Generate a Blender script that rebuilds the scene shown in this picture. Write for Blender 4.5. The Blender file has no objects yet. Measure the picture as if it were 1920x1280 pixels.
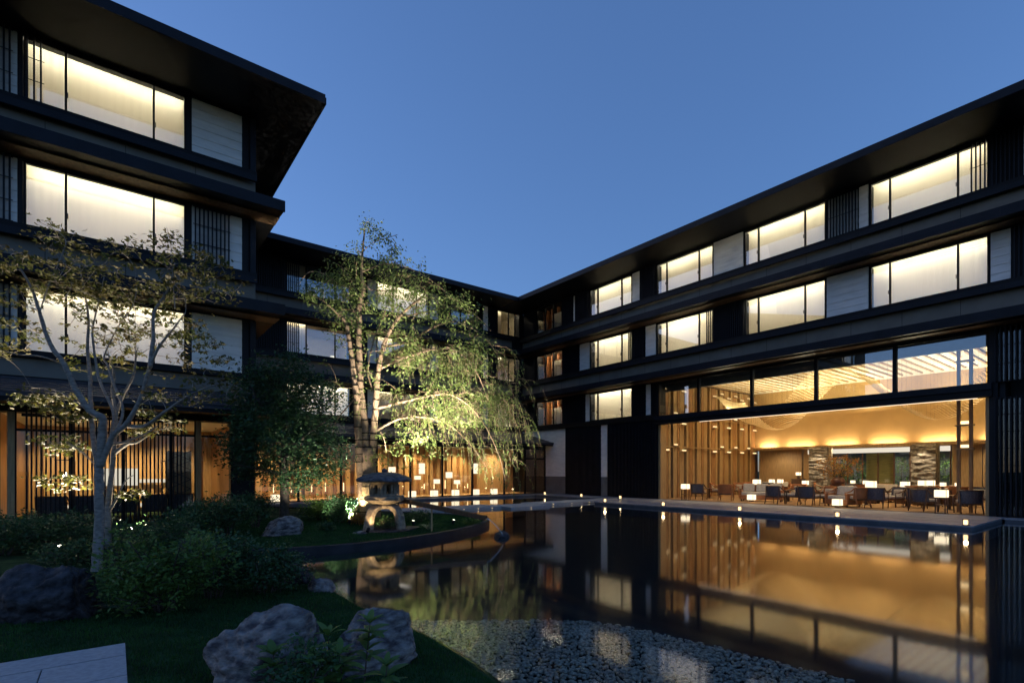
import bpy, bmesh, math, random
import numpy as np
from mathutils import Vector, Matrix, noise
rad = math.radians
S = bpy.context.scene
C = S.collection

# ------------------------------------------------------------------ camera
FPX, PCX, PCY, CAMZ = 967.0, 960.0, 882.0, 1.62
YAW = math.atan2(745, 967)
cam = bpy.data.cameras.new('camera')
cam.sensor_width = 36.0
cam.lens = 36.0 * FPX / 1920.0
cam.shift_y = (PCY - 640.0) / 1920.0
cam.clip_start, cam.clip_end = 0.05, 3000
camo = bpy.data.objects.new('camera', cam)
camo.location = (0, 0, CAMZ)
camo.rotation_euler = (rad(90), 0, -YAW)
C.objects.link(camo)
S.camera = camo

# ------------------------------------------------------------------ sky, twilight glow, exposure
SUN_EL, SUN_ROT = rad(4), rad(326)
w = bpy.data.worlds.new('World'); S.world = w; w.use_nodes = True
nt = w.node_tree; nt.nodes.clear()
o_ = nt.nodes.new('ShaderNodeOutputWorld'); b_ = nt.nodes.new('ShaderNodeBackground')
sk = nt.nodes.new('ShaderNodeTexSky'); sk.sky_type = 'NISHITA'; sk.sun_disc = False
sk.sun_elevation = SUN_EL; sk.sun_rotation = SUN_ROT
sk.air_density = 1.0; sk.dust_density = 0.4; sk.ozone_density = 4.0
b_.inputs['Strength'].default_value = 0.15
gm_ = nt.nodes.new('ShaderNodeGamma'); gm_.inputs['Gamma'].default_value = 0.65      # twilight sky is flatter than a day sky
tn_ = nt.nodes.new('ShaderNodeMix'); tn_.data_type = 'RGBA'; tn_.blend_type = 'MULTIPLY'; tn_.inputs[0].default_value = 1.0
tn_.inputs[7].default_value = (2.15, 2.24, 3.05, 1)
nt.links.new(sk.outputs[0], gm_.inputs['Color']); nt.links.new(gm_.outputs[0], tn_.inputs[6])
nt.links.new(tn_.outputs[2], b_.inputs['Color']); nt.links.new(b_.outputs[0], o_.inputs['Surface'])
sl = bpy.data.lights.new('sun', 'SUN'); sl.energy = 0.3; sl.angle = rad(60); sl.color = (1.0, 0.88, 0.78)      # afterglow in the west
so = bpy.data.objects.new('sun', sl); C.objects.link(so)
so.rotation_euler = Vector((math.sin(SUN_ROT) * -1, -math.cos(SUN_ROT), -0.22)).to_track_quat('-Z', 'Y').to_euler()
S.view_settings.view_transform = 'Standard'; S.view_settings.look = 'None'
S.view_settings.exposure = 0.0; S.view_settings.gamma = 1.0; S.view_settings.use_curve_mapping = False
S.render.engine = 'CYCLES'
cy = S.cycles
cy.use_denoising = True; cy.denoiser = 'OPENIMAGEDENOISE'
cy.max_bounces = 7; cy.diffuse_bounces = 3; cy.glossy_bounces = 4; cy.transmission_bounces = 3; cy.transparent_max_bounces = 16
cy.sample_clamp_indirect = 4.0; cy.caustics_reflective = False; cy.caustics_refractive = False
cy.use_light_tree = True

# ------------------------------------------------------------------ pixel -> place helpers
FW = (math.sin(YAW), math.cos(YAW)); RT = (math.cos(YAW), -math.sin(YAW))
def ray(px, py):
    a = (px - PCX) / FPX; b = -(py - PCY) / FPX
    return Vector((FW[0] + a * RT[0], FW[1] + a * RT[1], b))
def at(px, py, dep): v = ray(px, py) * dep; v.z += CAMZ; return v
def onx(px, py, X): v = ray(px, py); return at(px, py, X / v.x)
def ony(px, py, Y): v = ray(px, py); return at(px, py, Y / v.y)
def onz(px, py, Z): v = ray(px, py); return at(px, py, (Z - CAMZ) / v.z)

# ------------------------------------------------------------------ materials
def nodes(m): return m.node_tree.nodes, m.node_tree.links
def mat(name, col, rough=0.6, spec=0.5, metal=0.0, var=0.0, vscale=3.0, bump=0.0, bscale=30.0, col2=None, stretch=None, detail=4.0):
    m = bpy.data.materials.new(name); m.use_nodes = True
    N, L = nodes(m); p = N['Principled BSDF']
    p.inputs['Roughness'].default_value = rough; p.inputs['Metallic'].default_value = metal
    p.inputs['Specular IOR Level'].default_value = spec
    p.inputs['Base Color'].default_value = (*col, 1)
    if var > 0 or bump > 0 or col2:
        g = N.new('ShaderNodeNewGeometry'); vec = g.outputs['Position']
        if stretch:
            mp = N.new('ShaderNodeMapping'); mp.inputs['Scale'].default_value = stretch
            L.new(vec, mp.inputs['Vector']); vec = mp.outputs[0]
        if var > 0 or col2:
            t = N.new('ShaderNodeTexNoise'); t.inputs['Scale'].default_value = vscale; t.inputs['Detail'].default_value = detail
            L.new(vec, t.inputs['Vector'])
            r = N.new('ShaderNodeValToRGB')
            c2 = col2 if col2 else tuple(max(0, c * (1 - var)) for c in col)
            c1 = col if col2 else tuple(min(1, c * (1 + var)) for c in col)
            r.color_ramp.elements[0].position = 0.35; r.color_ramp.elements[1].position = 0.65
            r.color_ramp.elements[0].color = (*c2, 1); r.color_ramp.elements[1].color = (*c1, 1)
            L.new(t.outputs['Fac'], r.inputs['Fac']); L.new(r.outputs[0], p.inputs['Base Color'])
        if bump > 0:
            t2 = N.new('ShaderNodeTexNoise'); t2.inputs['Scale'].default_value = bscale; t2.inputs['Detail'].default_value = 6
            L.new(vec, t2.inputs['Vector'])
            bn = N.new('ShaderNodeBump'); bn.inputs['Strength'].default_value = bump; bn.inputs['Distance'].default_value = 0.02
            L.new(t2.outputs['Fac'], bn.inputs['Height']); L.new(bn.outputs[0], p.inputs['Normal'])
    return m
def emit(name, col, strength):
    m = bpy.data.materials.new(name); m.use_nodes = True
    N, L = nodes(m); N.clear()
    o = N.new('ShaderNodeOutputMaterial'); e = N.new('ShaderNodeEmission')
    e.inputs['Color'].default_value = (*col, 1); e.inputs['Strength'].default_value = strength
    L.new(e.outputs[0], o.inputs['Surface']); return m
def reflective(name, f0, rough, tint, gcol=(1, 1, 1), bump=None, power=5.0):
    """thin clear sheet: Fresnel-weighted mirror over clear transmission"""
    m = bpy.data.materials.new(name); m.use_nodes = True
    N, L = nodes(m); N.clear()
    o = N.new('ShaderNodeOutputMaterial'); mx = N.new('ShaderNodeMixShader')
    tr = N.new('ShaderNodeBsdfTransparent'); gl = N.new('ShaderNodeBsdfGlossy')
    tr.inputs['Color'].default_value = (*tint, 1); gl.inputs['Roughness'].default_value = rough
    gl.inputs['Color'].default_value = (*gcol, 1)
    lw = N.new('ShaderNodeLayerWeight'); lw.inputs['Blend'].default_value = 0.5
    pw = N.new('ShaderNodeMath'); pw.operation = 'POWER'; pw.inputs[1].default_value = power
    ma = N.new('ShaderNodeMath'); ma.operation = 'MULTIPLY_ADD'; ma.inputs[1].default_value = 1 - f0; ma.inputs[2].default_value = f0
    L.new(lw.outputs['Facing'], pw.inputs[0]); L.new(pw.outputs[0], ma.inputs[0])
    L.new(ma.outputs[0], mx.inputs[0]); L.new(tr.outputs[0], mx.inputs[1]); L.new(gl.outputs[0], mx.inputs[2])
    if bump:
        g = N.new('ShaderNodeNewGeometry'); mp = N.new('ShaderNodeMapping'); mp.inputs['Rotation'].default_value = (0, 0, YAW)
        mp.inputs['Scale'].default_value = (bump[0], bump[1], 1)
        t = N.new('ShaderNodeTexNoise'); t.inputs['Scale'].default_value = 1.0; t.inputs['Detail'].default_value = 3
        bn = N.new('ShaderNodeBump'); bn.inputs['Strength'].default_value = bump[2]; bn.inputs['Distance'].default_value = 0.02
        L.new(g.outputs['Position'], mp.inputs['Vector']); L.new(mp.outputs[0], t.inputs['Vector'])
        L.new(t.outputs['Fac'], bn.inputs['Height']); L.new(bn.outputs[0], gl.inputs['Normal'])
    L.new(mx.outputs[0], o.inputs['Surface']); return m
def leafmat(name, c1, c2, trans=0.4, vscale=2.5, rough=0.5):
    m = bpy.data.materials.new(name); m.use_nodes = True
    N, L = nodes(m); p = N['Principled BSDF']; o = N['Material Output']
    g = N.new('ShaderNodeNewGeometry'); t = N.new('ShaderNodeTexNoise'); t.inputs['Scale'].default_value = vscale; t.inputs['Detail'].default_value = 6
    r = N.new('ShaderNodeValToRGB'); r.color_ramp.elements[0].position = 0.35; r.color_ramp.elements[1].position = 0.65
    r.color_ramp.elements[0].color = (*c1, 1); r.color_ramp.elements[1].color = (*c2, 1)
    L.new(g.outputs['Position'], t.inputs['Vector']); L.new(t.outputs['Fac'], r.inputs['Fac']); L.new(r.outputs[0], p.inputs['Base Color'])
    p.inputs['Roughness'].default_value = rough; p.inputs['Specular IOR Level'].default_value = 0.3
    tl = N.new('ShaderNodeBsdfTranslucent'); L.new(r.outputs[0], tl.inputs['Color'])
    mx = N.new('ShaderNodeMixShader'); mx.inputs[0].default_value = trans
    L.new(p.outputs[0], mx.inputs[1]); L.new(tl.outputs[0], mx.inputs[2]); L.new(mx.outputs[0], o.inputs['Surface'])
    return m
def curtainmat(name, col, trans):
    m = bpy.data.materials.new(name); m.use_nodes = True
    N, L = nodes(m); N.clear(); o = N.new('ShaderNodeOutputMaterial')
    d = N.new('ShaderNodeBsdfDiffuse'); t = N.new('ShaderNodeBsdfTranslucent'); mx = N.new('ShaderNodeMixShader')
    d.inputs['Color'].default_value = (*col, 1); t.inputs['Color'].default_value = (*col, 1); mx.inputs[0].default_value = trans
    L.new(d.outputs[0], mx.inputs[1]); L.new(t.outputs[0], mx.inputs[2]); L.new(mx.outputs[0], o.inputs['Surface']); return m

M = dict(
    metal=mat('black_metal', (0.004, 0.0043, 0.0055), 0.55, 0.2, var=0.25, vscale=1.2, bump=0.0),
    slat=mat('slat_metal', (0.009, 0.0105, 0.016), 0.5, 0.18, var=0.2, vscale=2),
    wall=mat('dark_wall', (0.006, 0.0065, 0.009), 0.6, 0.3, var=0.3, vscale=1.5),
    siding=mat('white_board', (0.78, 0.75, 0.70), 0.6, 0.3, var=0.08, vscale=2, bump=0.12, bscale=14, stretch=(1, 1, 4)),
    plinth=mat('plinth_stone', (0.10, 0.11, 0.13), 0.6, 0.4, var=0.15, bump=0.1),
    cream=mat('cream_band', (0.17, 0.155, 0.13), 0.7, 0.2, var=0.1, vscale=1.5),
    soffit=mat('wood_soffit', (0.10, 0.06, 0.033), 0.55, 0.3, var=0.3, vscale=2, stretch=(6, 6, 6)),
    tile=mat('roof_tile', (0.03, 0.03, 0.04), 0.5, 0.4, var=0.25, vscale=6, bump=0.1),
    glass=reflective('window_glass', 0.16, 0.0, (0.93, 0.95, 0.95)),
    clear=reflective('clear_glass', 0.045, 0.0, (0.95, 0.96, 0.96)),
    plaster=mat('room_plaster', (0.62, 0.54, 0.40), 0.8, 0.2, var=0.05),
    ceilp=mat('room_ceiling', (0.78, 0.74, 0.6), 0.8, 0.2, var=0.03),
    wood=mat('interior_wood', (0.33, 0.17, 0.065), 0.45, 0.4, var=0.3, vscale=4, stretch=(8, 8, 0.6)),
    woodl=mat('pale_wood', (0.42, 0.27, 0.12), 0.5, 0.4, var=0.2, vscale=4, stretch=(8, 8, 0.6)),
    woodd=mat('dark_wood', (0.10, 0.045, 0.02), 0.35, 0.5, var=0.35, vscale=5, stretch=(6, 6, 1)),
    gold=mat('gold_plaster', (0.50, 0.32, 0.135), 0.7, 0.25, var=0.06, vscale=1.2, bump=0.05, bscale=20),
    carpet=mat('carpet', (0.33, 0.2, 0.1), 0.95, 0.1, var=0.15, vscale=3, bump=0.2, bscale=80),
    terrace=mat('terrace_stone', (0.26, 0.26, 0.28), 0.5, 0.4, var=0.12, vscale=3, bump=0.08, bscale=60),
    sheer=curtainmat('sheer_fabric', (0.80, 0.74, 0.60), 0.55),
    drape=curtainmat('drape_fabric', (0.62, 0.56, 0.46), 0.25),
    strip=emit('cove_strip', (1.0, 0.91, 0.70), 85.0),
    track=emit('track_strip', (1.0, 0.8, 0.6), 1.6),
    kerb=mat('kerb_stone', (0.02, 0.02, 0.024), 0.6, 0.3, var=0.3, bump=0.1),
    roomlight=emit('room_light', (1.0, 0.88, 0.68), 12.0),
    roomhid=emit('room_light_cove', (1.0, 0.84, 0.58), 42.0),
    roomdim=emit('room_light_dim', (1.0, 0.80, 0.52), 8.0),
    roomcool=emit('room_light_bright', (1.0, 0.9, 0.72), 15.0),
    shade=emit('lamp_shade', (1.0, 0.83, 0.56), 1.7),
    sconce=emit('sconce_glow', (1.0, 0.72, 0.36), 1.5),
    glow=emit('lantern_glow', (1.0, 0.70, 0.34), 2.6),
    spot=emit('uplight_lens', (1.0, 0.9, 0.7), 14.0),
    granite=mat('lantern_granite', (0.25, 0.20, 0.145), 0.8, 0.2, var=0.3, vscale=12, bump=0.5, bscale=45),
    cap=mat('lantern_cap_stone', (0.09, 0.09, 0.10), 0.85, 0.2, var=0.4, vscale=9, bump=0.7, bscale=30),
    rock=mat('garden_rock', (0.26, 0.24, 0.225), 0.8, 0.25, bump=0.9, bscale=26, vscale=9, col2=(0.045, 0.04, 0.045), detail=14, stretch=(1, 1, 2.2)),
    rockd=mat('dark_rock', (0.06, 0.056, 0.062), 0.7, 0.35, bump=0.95, bscale=28, vscale=11, col2=(0.008, 0.008, 0.010), detail=12),
    pillar=mat('split_stone', (0.22, 0.19, 0.15), 0.8, 0.3, var=0.35, vscale=7, bump=0.6, bscale=18),
    slab=mat('path_slab', (0.36, 0.36, 0.37), 0.7, 0.3, var=0.12, vscale=25, bump=0.25, bscale=120),
    soil=mat('lawn_soil', (0.018, 0.045, 0.016), 0.9, 0.1, var=0.5, vscale=4, bump=0.6, bscale=70),
    grass=leafmat('grass_blade', (0.014, 0.055, 0.013), (0.034, 0.105, 0.02), 0.3, 3),
    pondbed=mat('pond_lining', (0.006, 0.007, 0.009), 0.7, 0.2),
    pebble=mat('pebble', (0.55, 0.48, 0.38), 0.5, 0.5, vscale=30, col2=(0.11, 0.10, 0.09), bump=0.2, bscale=60),
    water=reflective('water', 0.04, 0.06, (0.80, 0.86, 0.86), bump=(0.9, 2.4, 0.035), power=4.0),
    stream=reflective('falling_water', 0.35, 0.1, (0.9, 0.93, 0.95)),
    bark=mat('maple_bark', (0.24, 0.215, 0.19), 0.8, 0.2, var=0.3, vscale=14, bump=0.5, bscale=35, stretch=(1, 1, 2.5)),
    barkc=mat('cherry_bark', (0.24, 0.165, 0.11), 0.8, 0.2, var=0.3, vscale=26, bump=0.7, bscale=25, stretch=(1, 1, 3)),
    barkd=mat('evergreen_bark', (0.07, 0.055, 0.045), 0.85, 0.2, var=0.3, vscale=12, bump=0.5),
    straw=mat('straw_wrap', (0.42, 0.30, 0.16), 0.9, 0.1, var=0.25, vscale=30, bump=0.6, bscale=60, stretch=(5, 5, 0.5)),
    rope=mat('black_rope', (0.015, 0.012, 0.01), 0.9, 0.1),
    maple=leafmat('maple_leaf', (0.10, 0.075, 0.02), (0.10, 0.125, 0.025), 0.45, 2.2),
    cherry=leafmat('cherry_leaf', (0.10, 0.145, 0.04), (0.20, 0.25, 0.075), 0.45, 2.5),
    ever=leafmat('evergreen_leaf', (0.025, 0.07, 0.03), (0.055, 0.115, 0.045), 0.2, 3, 0.35),
    shrub=leafmat('shrub_leaf', (0.026, 0.075, 0.03), (0.06, 0.125, 0.045), 0.25, 3, 0.4),
    shruby=leafmat('bright_shrub_leaf', (0.065, 0.14, 0.03), (0.13, 0.21, 0.045), 0.35, 5, 0.4),
    pale=leafmat('pale_blade_leaf', (0.13, 0.18, 0.10), (0.26, 0.30, 0.2), 0.3, 4, 0.5),
    fabric=mat('chair_fabric', (0.10, 0.095, 0.11), 0.9, 0.15, var=0.25, vscale=30),
    linen=mat('linen_cushion', (0.48, 0.42, 0.34), 0.9, 0.1, var=0.1, vscale=10),
    leather=mat('tan_leather', (0.36, 0.14, 0.05), 0.5, 0.4, var=0.15, vscale=5),
    net=curtainmat('wave_net_slip', (0.85, 0.66, 0.38), 0.5),
    autumn=leafmat('autumn_leaf', (0.42, 0.26, 0.05), (0.30, 0.10, 0.03), 0.4, 6),
    jar=mat('vase_glaze', (0.16, 0.07, 0.04), 0.3, 0.5, var=0.3, vscale=6),
    bamboo=mat('bamboo_blind', (0.30, 0.27, 0.10), 0.7, 0.2, var=0.25, vscale=3, stretch=(1, 1, 14)),
    paper=emit('glowing_paper', (1.0, 0.9, 0.72), .85),
    crimson=mat('crimson_wood', (0.34, 0.13, 0.045), 0.45, 0.4, var=0.3, vscale=4, stretch=(6, 6, 0.6)),
    bed=mat('bed_linen', (0.7, 0.68, 0.64), 0.9, 0.1),
)

# ------------------------------------------------------------------ object helpers
def tag(o, label=None, cat=None, group=None, kind=None):
    if label: o['label'] = label
    if cat: o['category'] = cat
    if group: o['group'] = group
    if kind: o['kind'] = kind
    return o
WPOS = {}
def _place(o, parent, wloc):
    wloc = Vector(wloc)
    if parent is not None:
        o.parent = parent; o.location = wloc - WPOS.get(parent.name, Vector((0, 0, 0)))
    else: o.location = wloc
    C.objects.link(o); WPOS[o.name] = wloc
    return o
def empty(name, loc=(0, 0, 0), label=None, cat=None, group=None):
    o = bpy.data.objects.new(name, None); o.empty_display_size = 0.2
    _place(o, None, loc); return tag(o, label, cat, group)
class MB:
    def __init__(s): s.v = []; s.f = []
    def add(s, vs, fs):
        b = len(s.v); s.v.extend([tuple(v) for v in vs]); s.f.extend([tuple(i + b for i in q) for q in fs]); return s
    def box(s, x0, x1, y0, y1, z0, z1):
        return s.add([(x, y, z) for z in (z0, z1) for x, y in ((x0, y0), (x1, y0), (x1, y1), (x0, y1))],
                     [(3, 2, 1, 0), (4, 5, 6, 7), (0, 1, 5, 4), (1, 2, 6, 5), (2, 3, 7, 6), (3, 0, 4, 7)])
    def bar(s, p0, p1, wd, ht):
        p0, p1 = Vector(p0), Vector(p1); d = (p1 - p0).normalized()
        sd = d.cross(Vector((0, 0, 1)));  sd = Vector((1, 0, 0)) if sd.length < 1e-4 else sd.normalized()
        up = sd.cross(d); a, b = sd * wd / 2, up * ht / 2
        vs = [p + q for p in (p0, p1) for q in (-a - b, a - b, a + b, -a + b)]
        return s.add(vs, [(0, 1, 2, 3), (7, 6, 5, 4), (0, 4, 5, 1), (1, 5, 6, 2), (2, 6, 7, 3), (3, 7, 4, 0)])
    def tube(s, pts, rs, n=6, cap=True):
        pts = [Vector(p) for p in pts]
        if not hasattr(rs, '__len__'): rs = [rs] * len(pts)
        ref = None; rings = []
        for i, p in enumerate(pts):
            d = (pts[min(i + 1, len(pts) - 1)] - pts[max(i - 1, 0)])
            d = d.normalized() if d.length > 1e-9 else Vector((0, 0, 1))
            if ref is None: ref = d.orthogonal().normalized()
            ref = (ref - d * ref.dot(d)); ref = ref.normalized() if ref.length > 1e-6 else d.orthogonal().normalized()
            bn = d.cross(ref)
            rings.append([p + (ref * math.cos(2 * math.pi * k / n) + bn * math.sin(2 * math.pi * k / n)) * rs[i] for k in range(n)])
        vs = [v for r in rings for v in r]; fs = []
        for i in range(len(pts) - 1):
            for k in range(n): fs.append((i * n + k, i * n + (k + 1) % n, (i + 1) * n + (k + 1) % n, (i + 1) * n + k))
        if cap: fs.append(tuple(range(n - 1, -1, -1))); fs.append(tuple((len(pts) - 1) * n + k for k in range(n)))
        return s.add(vs, fs)
    def lathe(s, prof, n=24, c=(0, 0, 0), rot=0.0):
        vs = [(c[0] + r * math.cos(rot + 2 * math.pi * k / n), c[1] + r * math.sin(rot + 2 * math.pi * k / n), c[2] + z) for r, z in prof for k in range(n)]
        fs = []
        for i in range(len(prof) - 1):
            for k in range(n): fs.append((i * n + k, i * n + (k + 1) % n, (i + 1) * n + (k + 1) % n, (i + 1) * n + k))
        fs.append(tuple(range(n - 1, -1, -1))); fs.append(tuple((len(prof) - 1) * n + k for k in range(n)))
        return s.add(vs, fs)
    def mesh(s, name, m, smooth=False):
        me = bpy.data.meshes.new(name); me.from_pydata(s.v, [], s.f); me.materials.append(m); me.update()
        if smooth: me.polygons.foreach_set('use_smooth', [True] * len(me.polygons))
        return me
    def build(s, name, m, parent=None, smooth=False, origin=None, bevel=0.0):
        """vertices are in world space; origin = where the object's own origin stands"""
        org = Vector(origin) if origin is not None else (WPOS[parent.name].copy() if parent is not None else Vector((0, 0, 0)))
        s.v = [(v[0] - org.x, v[1] - org.y, v[2] - org.z) for v in s.v]
        o = bpy.data.objects.new(name, s.mesh(name, M[m] if isinstance(m, str) else m, smooth))
        _place(o, parent, org)
        if bevel:
            b = o.modifiers.new('bevel', 'BEVEL'); b.width = bevel; b.segments = 2; b.limit_method = 'ANGLE'
        return o
UB = {}
def ubox(name, m, parent, x0, x1, y0, y1, z0, z1):
    """box sharing one unit mesh per material"""
    if m not in UB: UB[m] = MB().box(-.5, .5, -.5, .5, -.5, .5).mesh('unit_' + m, M[m])
    o = bpy.data.objects.new(name, UB[m])
    o.scale = (abs(x1 - x0), abs(y1 - y0), abs(z1 - z0))
    return _place(o, parent, ((x0 + x1) / 2, (y0 + y1) / 2, (z0 + z1) / 2))
def np_mesh(name, V, F, m, parent=None, origin=(0, 0, 0), smooth=False):
    V = np.asarray(V, dtype=np.float32) - np.asarray(origin, dtype=np.float32); F = np.asarray(F, dtype=np.int32)
    me = bpy.data.meshes.new(name); k = F.shape[1]
    me.vertices.add(len(V)); me.vertices.foreach_set('co', V.ravel())
    me.loops.add(F.size); me.loops.foreach_set('vertex_index', F.ravel())
    me.polygons.add(len(F)); me.polygons.foreach_set('loop_start', np.arange(0, F.size, k, dtype=np.int32))
    me.materials.append(M[m] if isinstance(m, str) else m); me.update(calc_edges=True)
    if smooth: me.polygons.foreach_set('use_smooth', [True] * len(F))
    o = bpy.data.objects.new(name, me)
    return _place(o, parent, origin)
def light(name, kind, loc, target, energy, col, parent=None, **kw):
    l = bpy.data.lights.new(name, kind); l.energy = energy; l.color = col
    for k, v in kw.items(): setattr(l, k, v)
    o = bpy.data.objects.new(name, l)
    if target is not None: o.rotation_euler = (Vector(target) - Vector(loc)).to_track_quat('-Z', 'Y').to_euler()
    return _place(o, parent, loc)
WARM = (1.0, 0.72, 0.38); WARMW = (1.0, 0.84, 0.6)
def copy_tree(o, parent=None, loc=None, rz=None):
    c = o.copy(); C.objects.link(c); c.parent = parent
    if parent is None:
        if loc is not None: c.location = loc
        if rz is not None: c.rotation_euler.z = rz
    for ch in o.children: copy_tree(ch, c)
    return c

# ================================================================== THE SETTING
XR, YB, YL, YP = 22.88, 28.4, 17.8, 26.0
def catmull(pts, n=8):
    out = []
    for i in range(len(pts) - 1):
        p0, p1, p2, p3 = [Vector(pts[max(0, min(len(pts) - 1, i + k))]) for k in (-1, 0, 1, 2)]
        for j in range(n):
            t = j / n
            out.append(0.5 * ((2 * p1) + (p2 - p0) * t + (2 * p0 - 5 * p1 + 4 * p2 - p3) * t * t + (3 * p1 - p0 - 3 * p2 + p3) * t ** 3))
    out.append(Vector(pts[-1])); return out
near_bank = [(2.2, -6), (2.22, 2.0), (2.3, 2.99), (2.41, 3.81), (2.43, 4.64), (2.38, 5.15), (2.32, 5.74), (2.33, 6.7), (2.36, 7.7), (2.28, 8.9), (2.0, 9.8), (1.75, 10.3)]
kerb_pts = [(1.9, 10.66), (2.79, 10.36), (3.67, 10.24), (4.78, 10.38), (6.07, 10.82), (7.38, 11.48), (8.5, 12.35), (9.1, 13.1), (9.3, 13.9), (9.1, 15), (8.5, 16.3), (7.8, 17.6), (7.0, 19), (6.2, 21), (4.6, 23.5), (4.2, 24.6)]
nb = [(p.x, p.y) for p in catmull([(a, b, 0) for a, b in near_bank], 5)]
kb = [(p.x, p.y) for p in catmull([(a, b, 0) for a, b in kerb_pts], 6)]
land = np.array(nb + kb + [(-60, 24.6), (-60, -6)])
def signed(P):
    """+ inside the land, - over the pond, metres"""
    A = land; B = np.roll(land, -1, 0)
    d = np.full(len(P), 1e9); ins = np.zeros(len(P), bool)
    for a, b in zip(A, B):
        ab = b - a; t = np.clip(((P - a) @ ab) / (ab @ ab), 0, 1)
        d = np.minimum(d, np.hypot(*(P - a - t[:, None] * ab).T))
        c = (a[1] > P[:, 1]) != (b[1] > P[:, 1])
        xi = a[0] + (P[:, 1] - a[1]) / (ab[1] if abs(ab[1]) > 1e-9 else 1e-9) * ab[0]
        ins ^= c & (P[:, 0] < xi)
    return np.where(ins, d, -d)
def sstep(a, b, x): t = np.clip((x - a) / (b - a), 0, 1); return t * t * (3 - 2 * t)
def ground_z(P):
    P = np.atleast_2d(np.asarray(P, float)); s = signed(P)
    kerbside = sstep(10.2, 10.5, P[:, 1]) * sstep(1.2, 1.9, P[:, 0])
    zk = -0.5 + 0.62 * sstep(0.0, 0.07, s)
    zn = -0.5 + 0.36 * sstep(-0.7, -0.25, s) + 0.14 * sstep(-0.25, 0.02, s) + 0.12 * sstep(-0.02, 0.3, s)
    z = zk * kerbside + zn * (1 - kerbside)
    z += sstep(0, 3.0, s) * 0.11 + np.where(s > 0, 0.02 * np.sin(P[:, 0] * 2.1 + 1) * np.sin(P[:, 1] * 1.7), 0) * sstep(0.1, 1, s)
    return z
def gz(x, y): return float(ground_z([(x, y)])[0])
gx = np.unique(np.concatenate([np.arange(-6, 1.0, 0.25), np.arange(1.0, 10.0, 0.07), np.arange(10.0, 24.01, 0.5), [-900, -200, -60, -25, -12, 60, 200, 900]]))
gy = np.unique(np.concatenate([np.arange(-6, 1.0, 0.3), np.arange(1.0, 20.0, 0.09), np.arange(20.0, 30.01, 0.4), [-900, -200, -60, -20, -10, 60, 200, 900]]))
X, Y = np.meshgrid(gx, gy); P = np.stack([X.ravel(), Y.ravel()], 1)
Z = ground_z(P)
Z = np.where((P[:, 1] > 24.8) & (P[:, 0] > 3.0), 0.0, Z); Z = np.where((P[:, 0] > 22.0), 0.0, Z); Z = np.where(P[:, 1] < -6.01, 0.2, Z)
nx, ny = len(gx), len(gy)
idx = np.arange(nx * ny).reshape(ny, nx)
F = np.stack([idx[:-1, :-1], idx[:-1, 1:], idx[1:, 1:], idx[1:, :-1]], -1).reshape(-1, 4)
tag(np_mesh('ground', np.column_stack([P, Z]), F, 'soil', smooth=True), 'dark garden ground with lawn running down to the pond', kind='structure')
# pond: lining, pebble shelf, water
tag(MB().add([(1.2, -6, -0.42), (22, -6, -0.42), (22, 26, -0.42), (1.2, 26, -0.42)], [(0, 1, 2, 3)]).build('pond_bed', 'pondbed'), 'black lining at the bottom of the pond', kind='structure')
tag(MB().add([(0.9, -6, 0), (22.5, -6, 0), (22.5, 25.6, 0), (0.9, 25.6, 0)], [(0, 1, 2, 3)]).build('water', 'water'), 'still dark pond water mirroring the lit hotel', kind='structure')
pedge = [(4.75, -5), (4.72, 0), (4.66, 1.1), (4.62, 1.6), (4.56, 2.2), (4.48, 2.93), (4.28, 3.77), (3.93, 4.25), (3.3, 4.72), (2.65, 5.22), (2.3, 5.6)]
pe = catmull([(a, b, 0) for a, b in pedge], 6)
def pebble_x(y):
    for a, b in zip(pe[:-1], pe[1:]):
        if a.y <= y <= b.y: return a.x + (b.x - a.x) * (y - a.y) / max(1e-6, b.y - a.y)
    return 2.0
mb = MB(); n = len(pe)
mb.add([(p.x, p.y, -0.075) for p in pe] + [(1.5, p.y, -0.075) for p in pe] + [(p.x + .02, p.y, -0.42) for p in pe],
       [(i, i + 1, n + i + 1, n + i) for i in range(n - 1)] + [(i, 2 * n + i, 2 * n + i + 1, i + 1) for i in range(n - 1)])
tag(mb.build('pebble_shelf', 'pondbed'), 'shallow shelf under the pebbles at the pond edge', kind='structure')
rng = np.random.default_rng(5)
bm = bmesh.new(); bmesh.ops.create_icosphere(bm, subdivisions=1, radius=1.0)
pv = np.array([v.co[:] for v in bm.verts]); pf = np.array([[v.index for v in f.verts] for f in bm.faces]); bm.free()
pts = []
sp = 0.044
for iy, yy in enumerate(np.arange(0.6, 5.6, sp)):
    xe = pebble_x(yy)
    for xx in np.arange(2.0, xe, sp):
        pts.append((xx + (iy % 2) * sp / 2 + rng.uniform(-.014, .014), yy + rng.uniform(-.014, .014)))
pts = np.array(pts); gzv = ground_z(pts); pts = pts[gzv < -0.03]
k = len(pts); ang = rng.uniform(0, 6.28, k); sx = rng.uniform(.018, .037, k); sy = sx * rng.uniform(.6, .95, k); sz = rng.uniform(.010, .019, k)
jit = 1 + rng.uniform(-.16, .16, (k, len(pv)))
L = pv[None] * jit[..., None] * np.stack([sx, sy, sz], 1)[:, None, :]
ca, sa = np.cos(ang)[:, None], np.sin(ang)[:, None]
V = np.stack([L[..., 0] * ca - L[..., 1] * sa + pts[:, 0:1], L[..., 0] * sa + L[..., 1] * ca + pts[:, 1:2], L[..., 2] + np.maximum(-0.052, ground_z(pts) + .005)[:, None] + rng.uniform(-.008, .01, (k, 1))], -1).reshape(-1, 3)
F = (pf[None] + (np.arange(k) * len(pv))[:, None, None]).reshape(-1, 3)
tag(np_mesh('pebbles', V, F, 'pebble', smooth=True), 'grey and brown pebbles under the shallow water at the near shore', kind='stuff')
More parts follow.
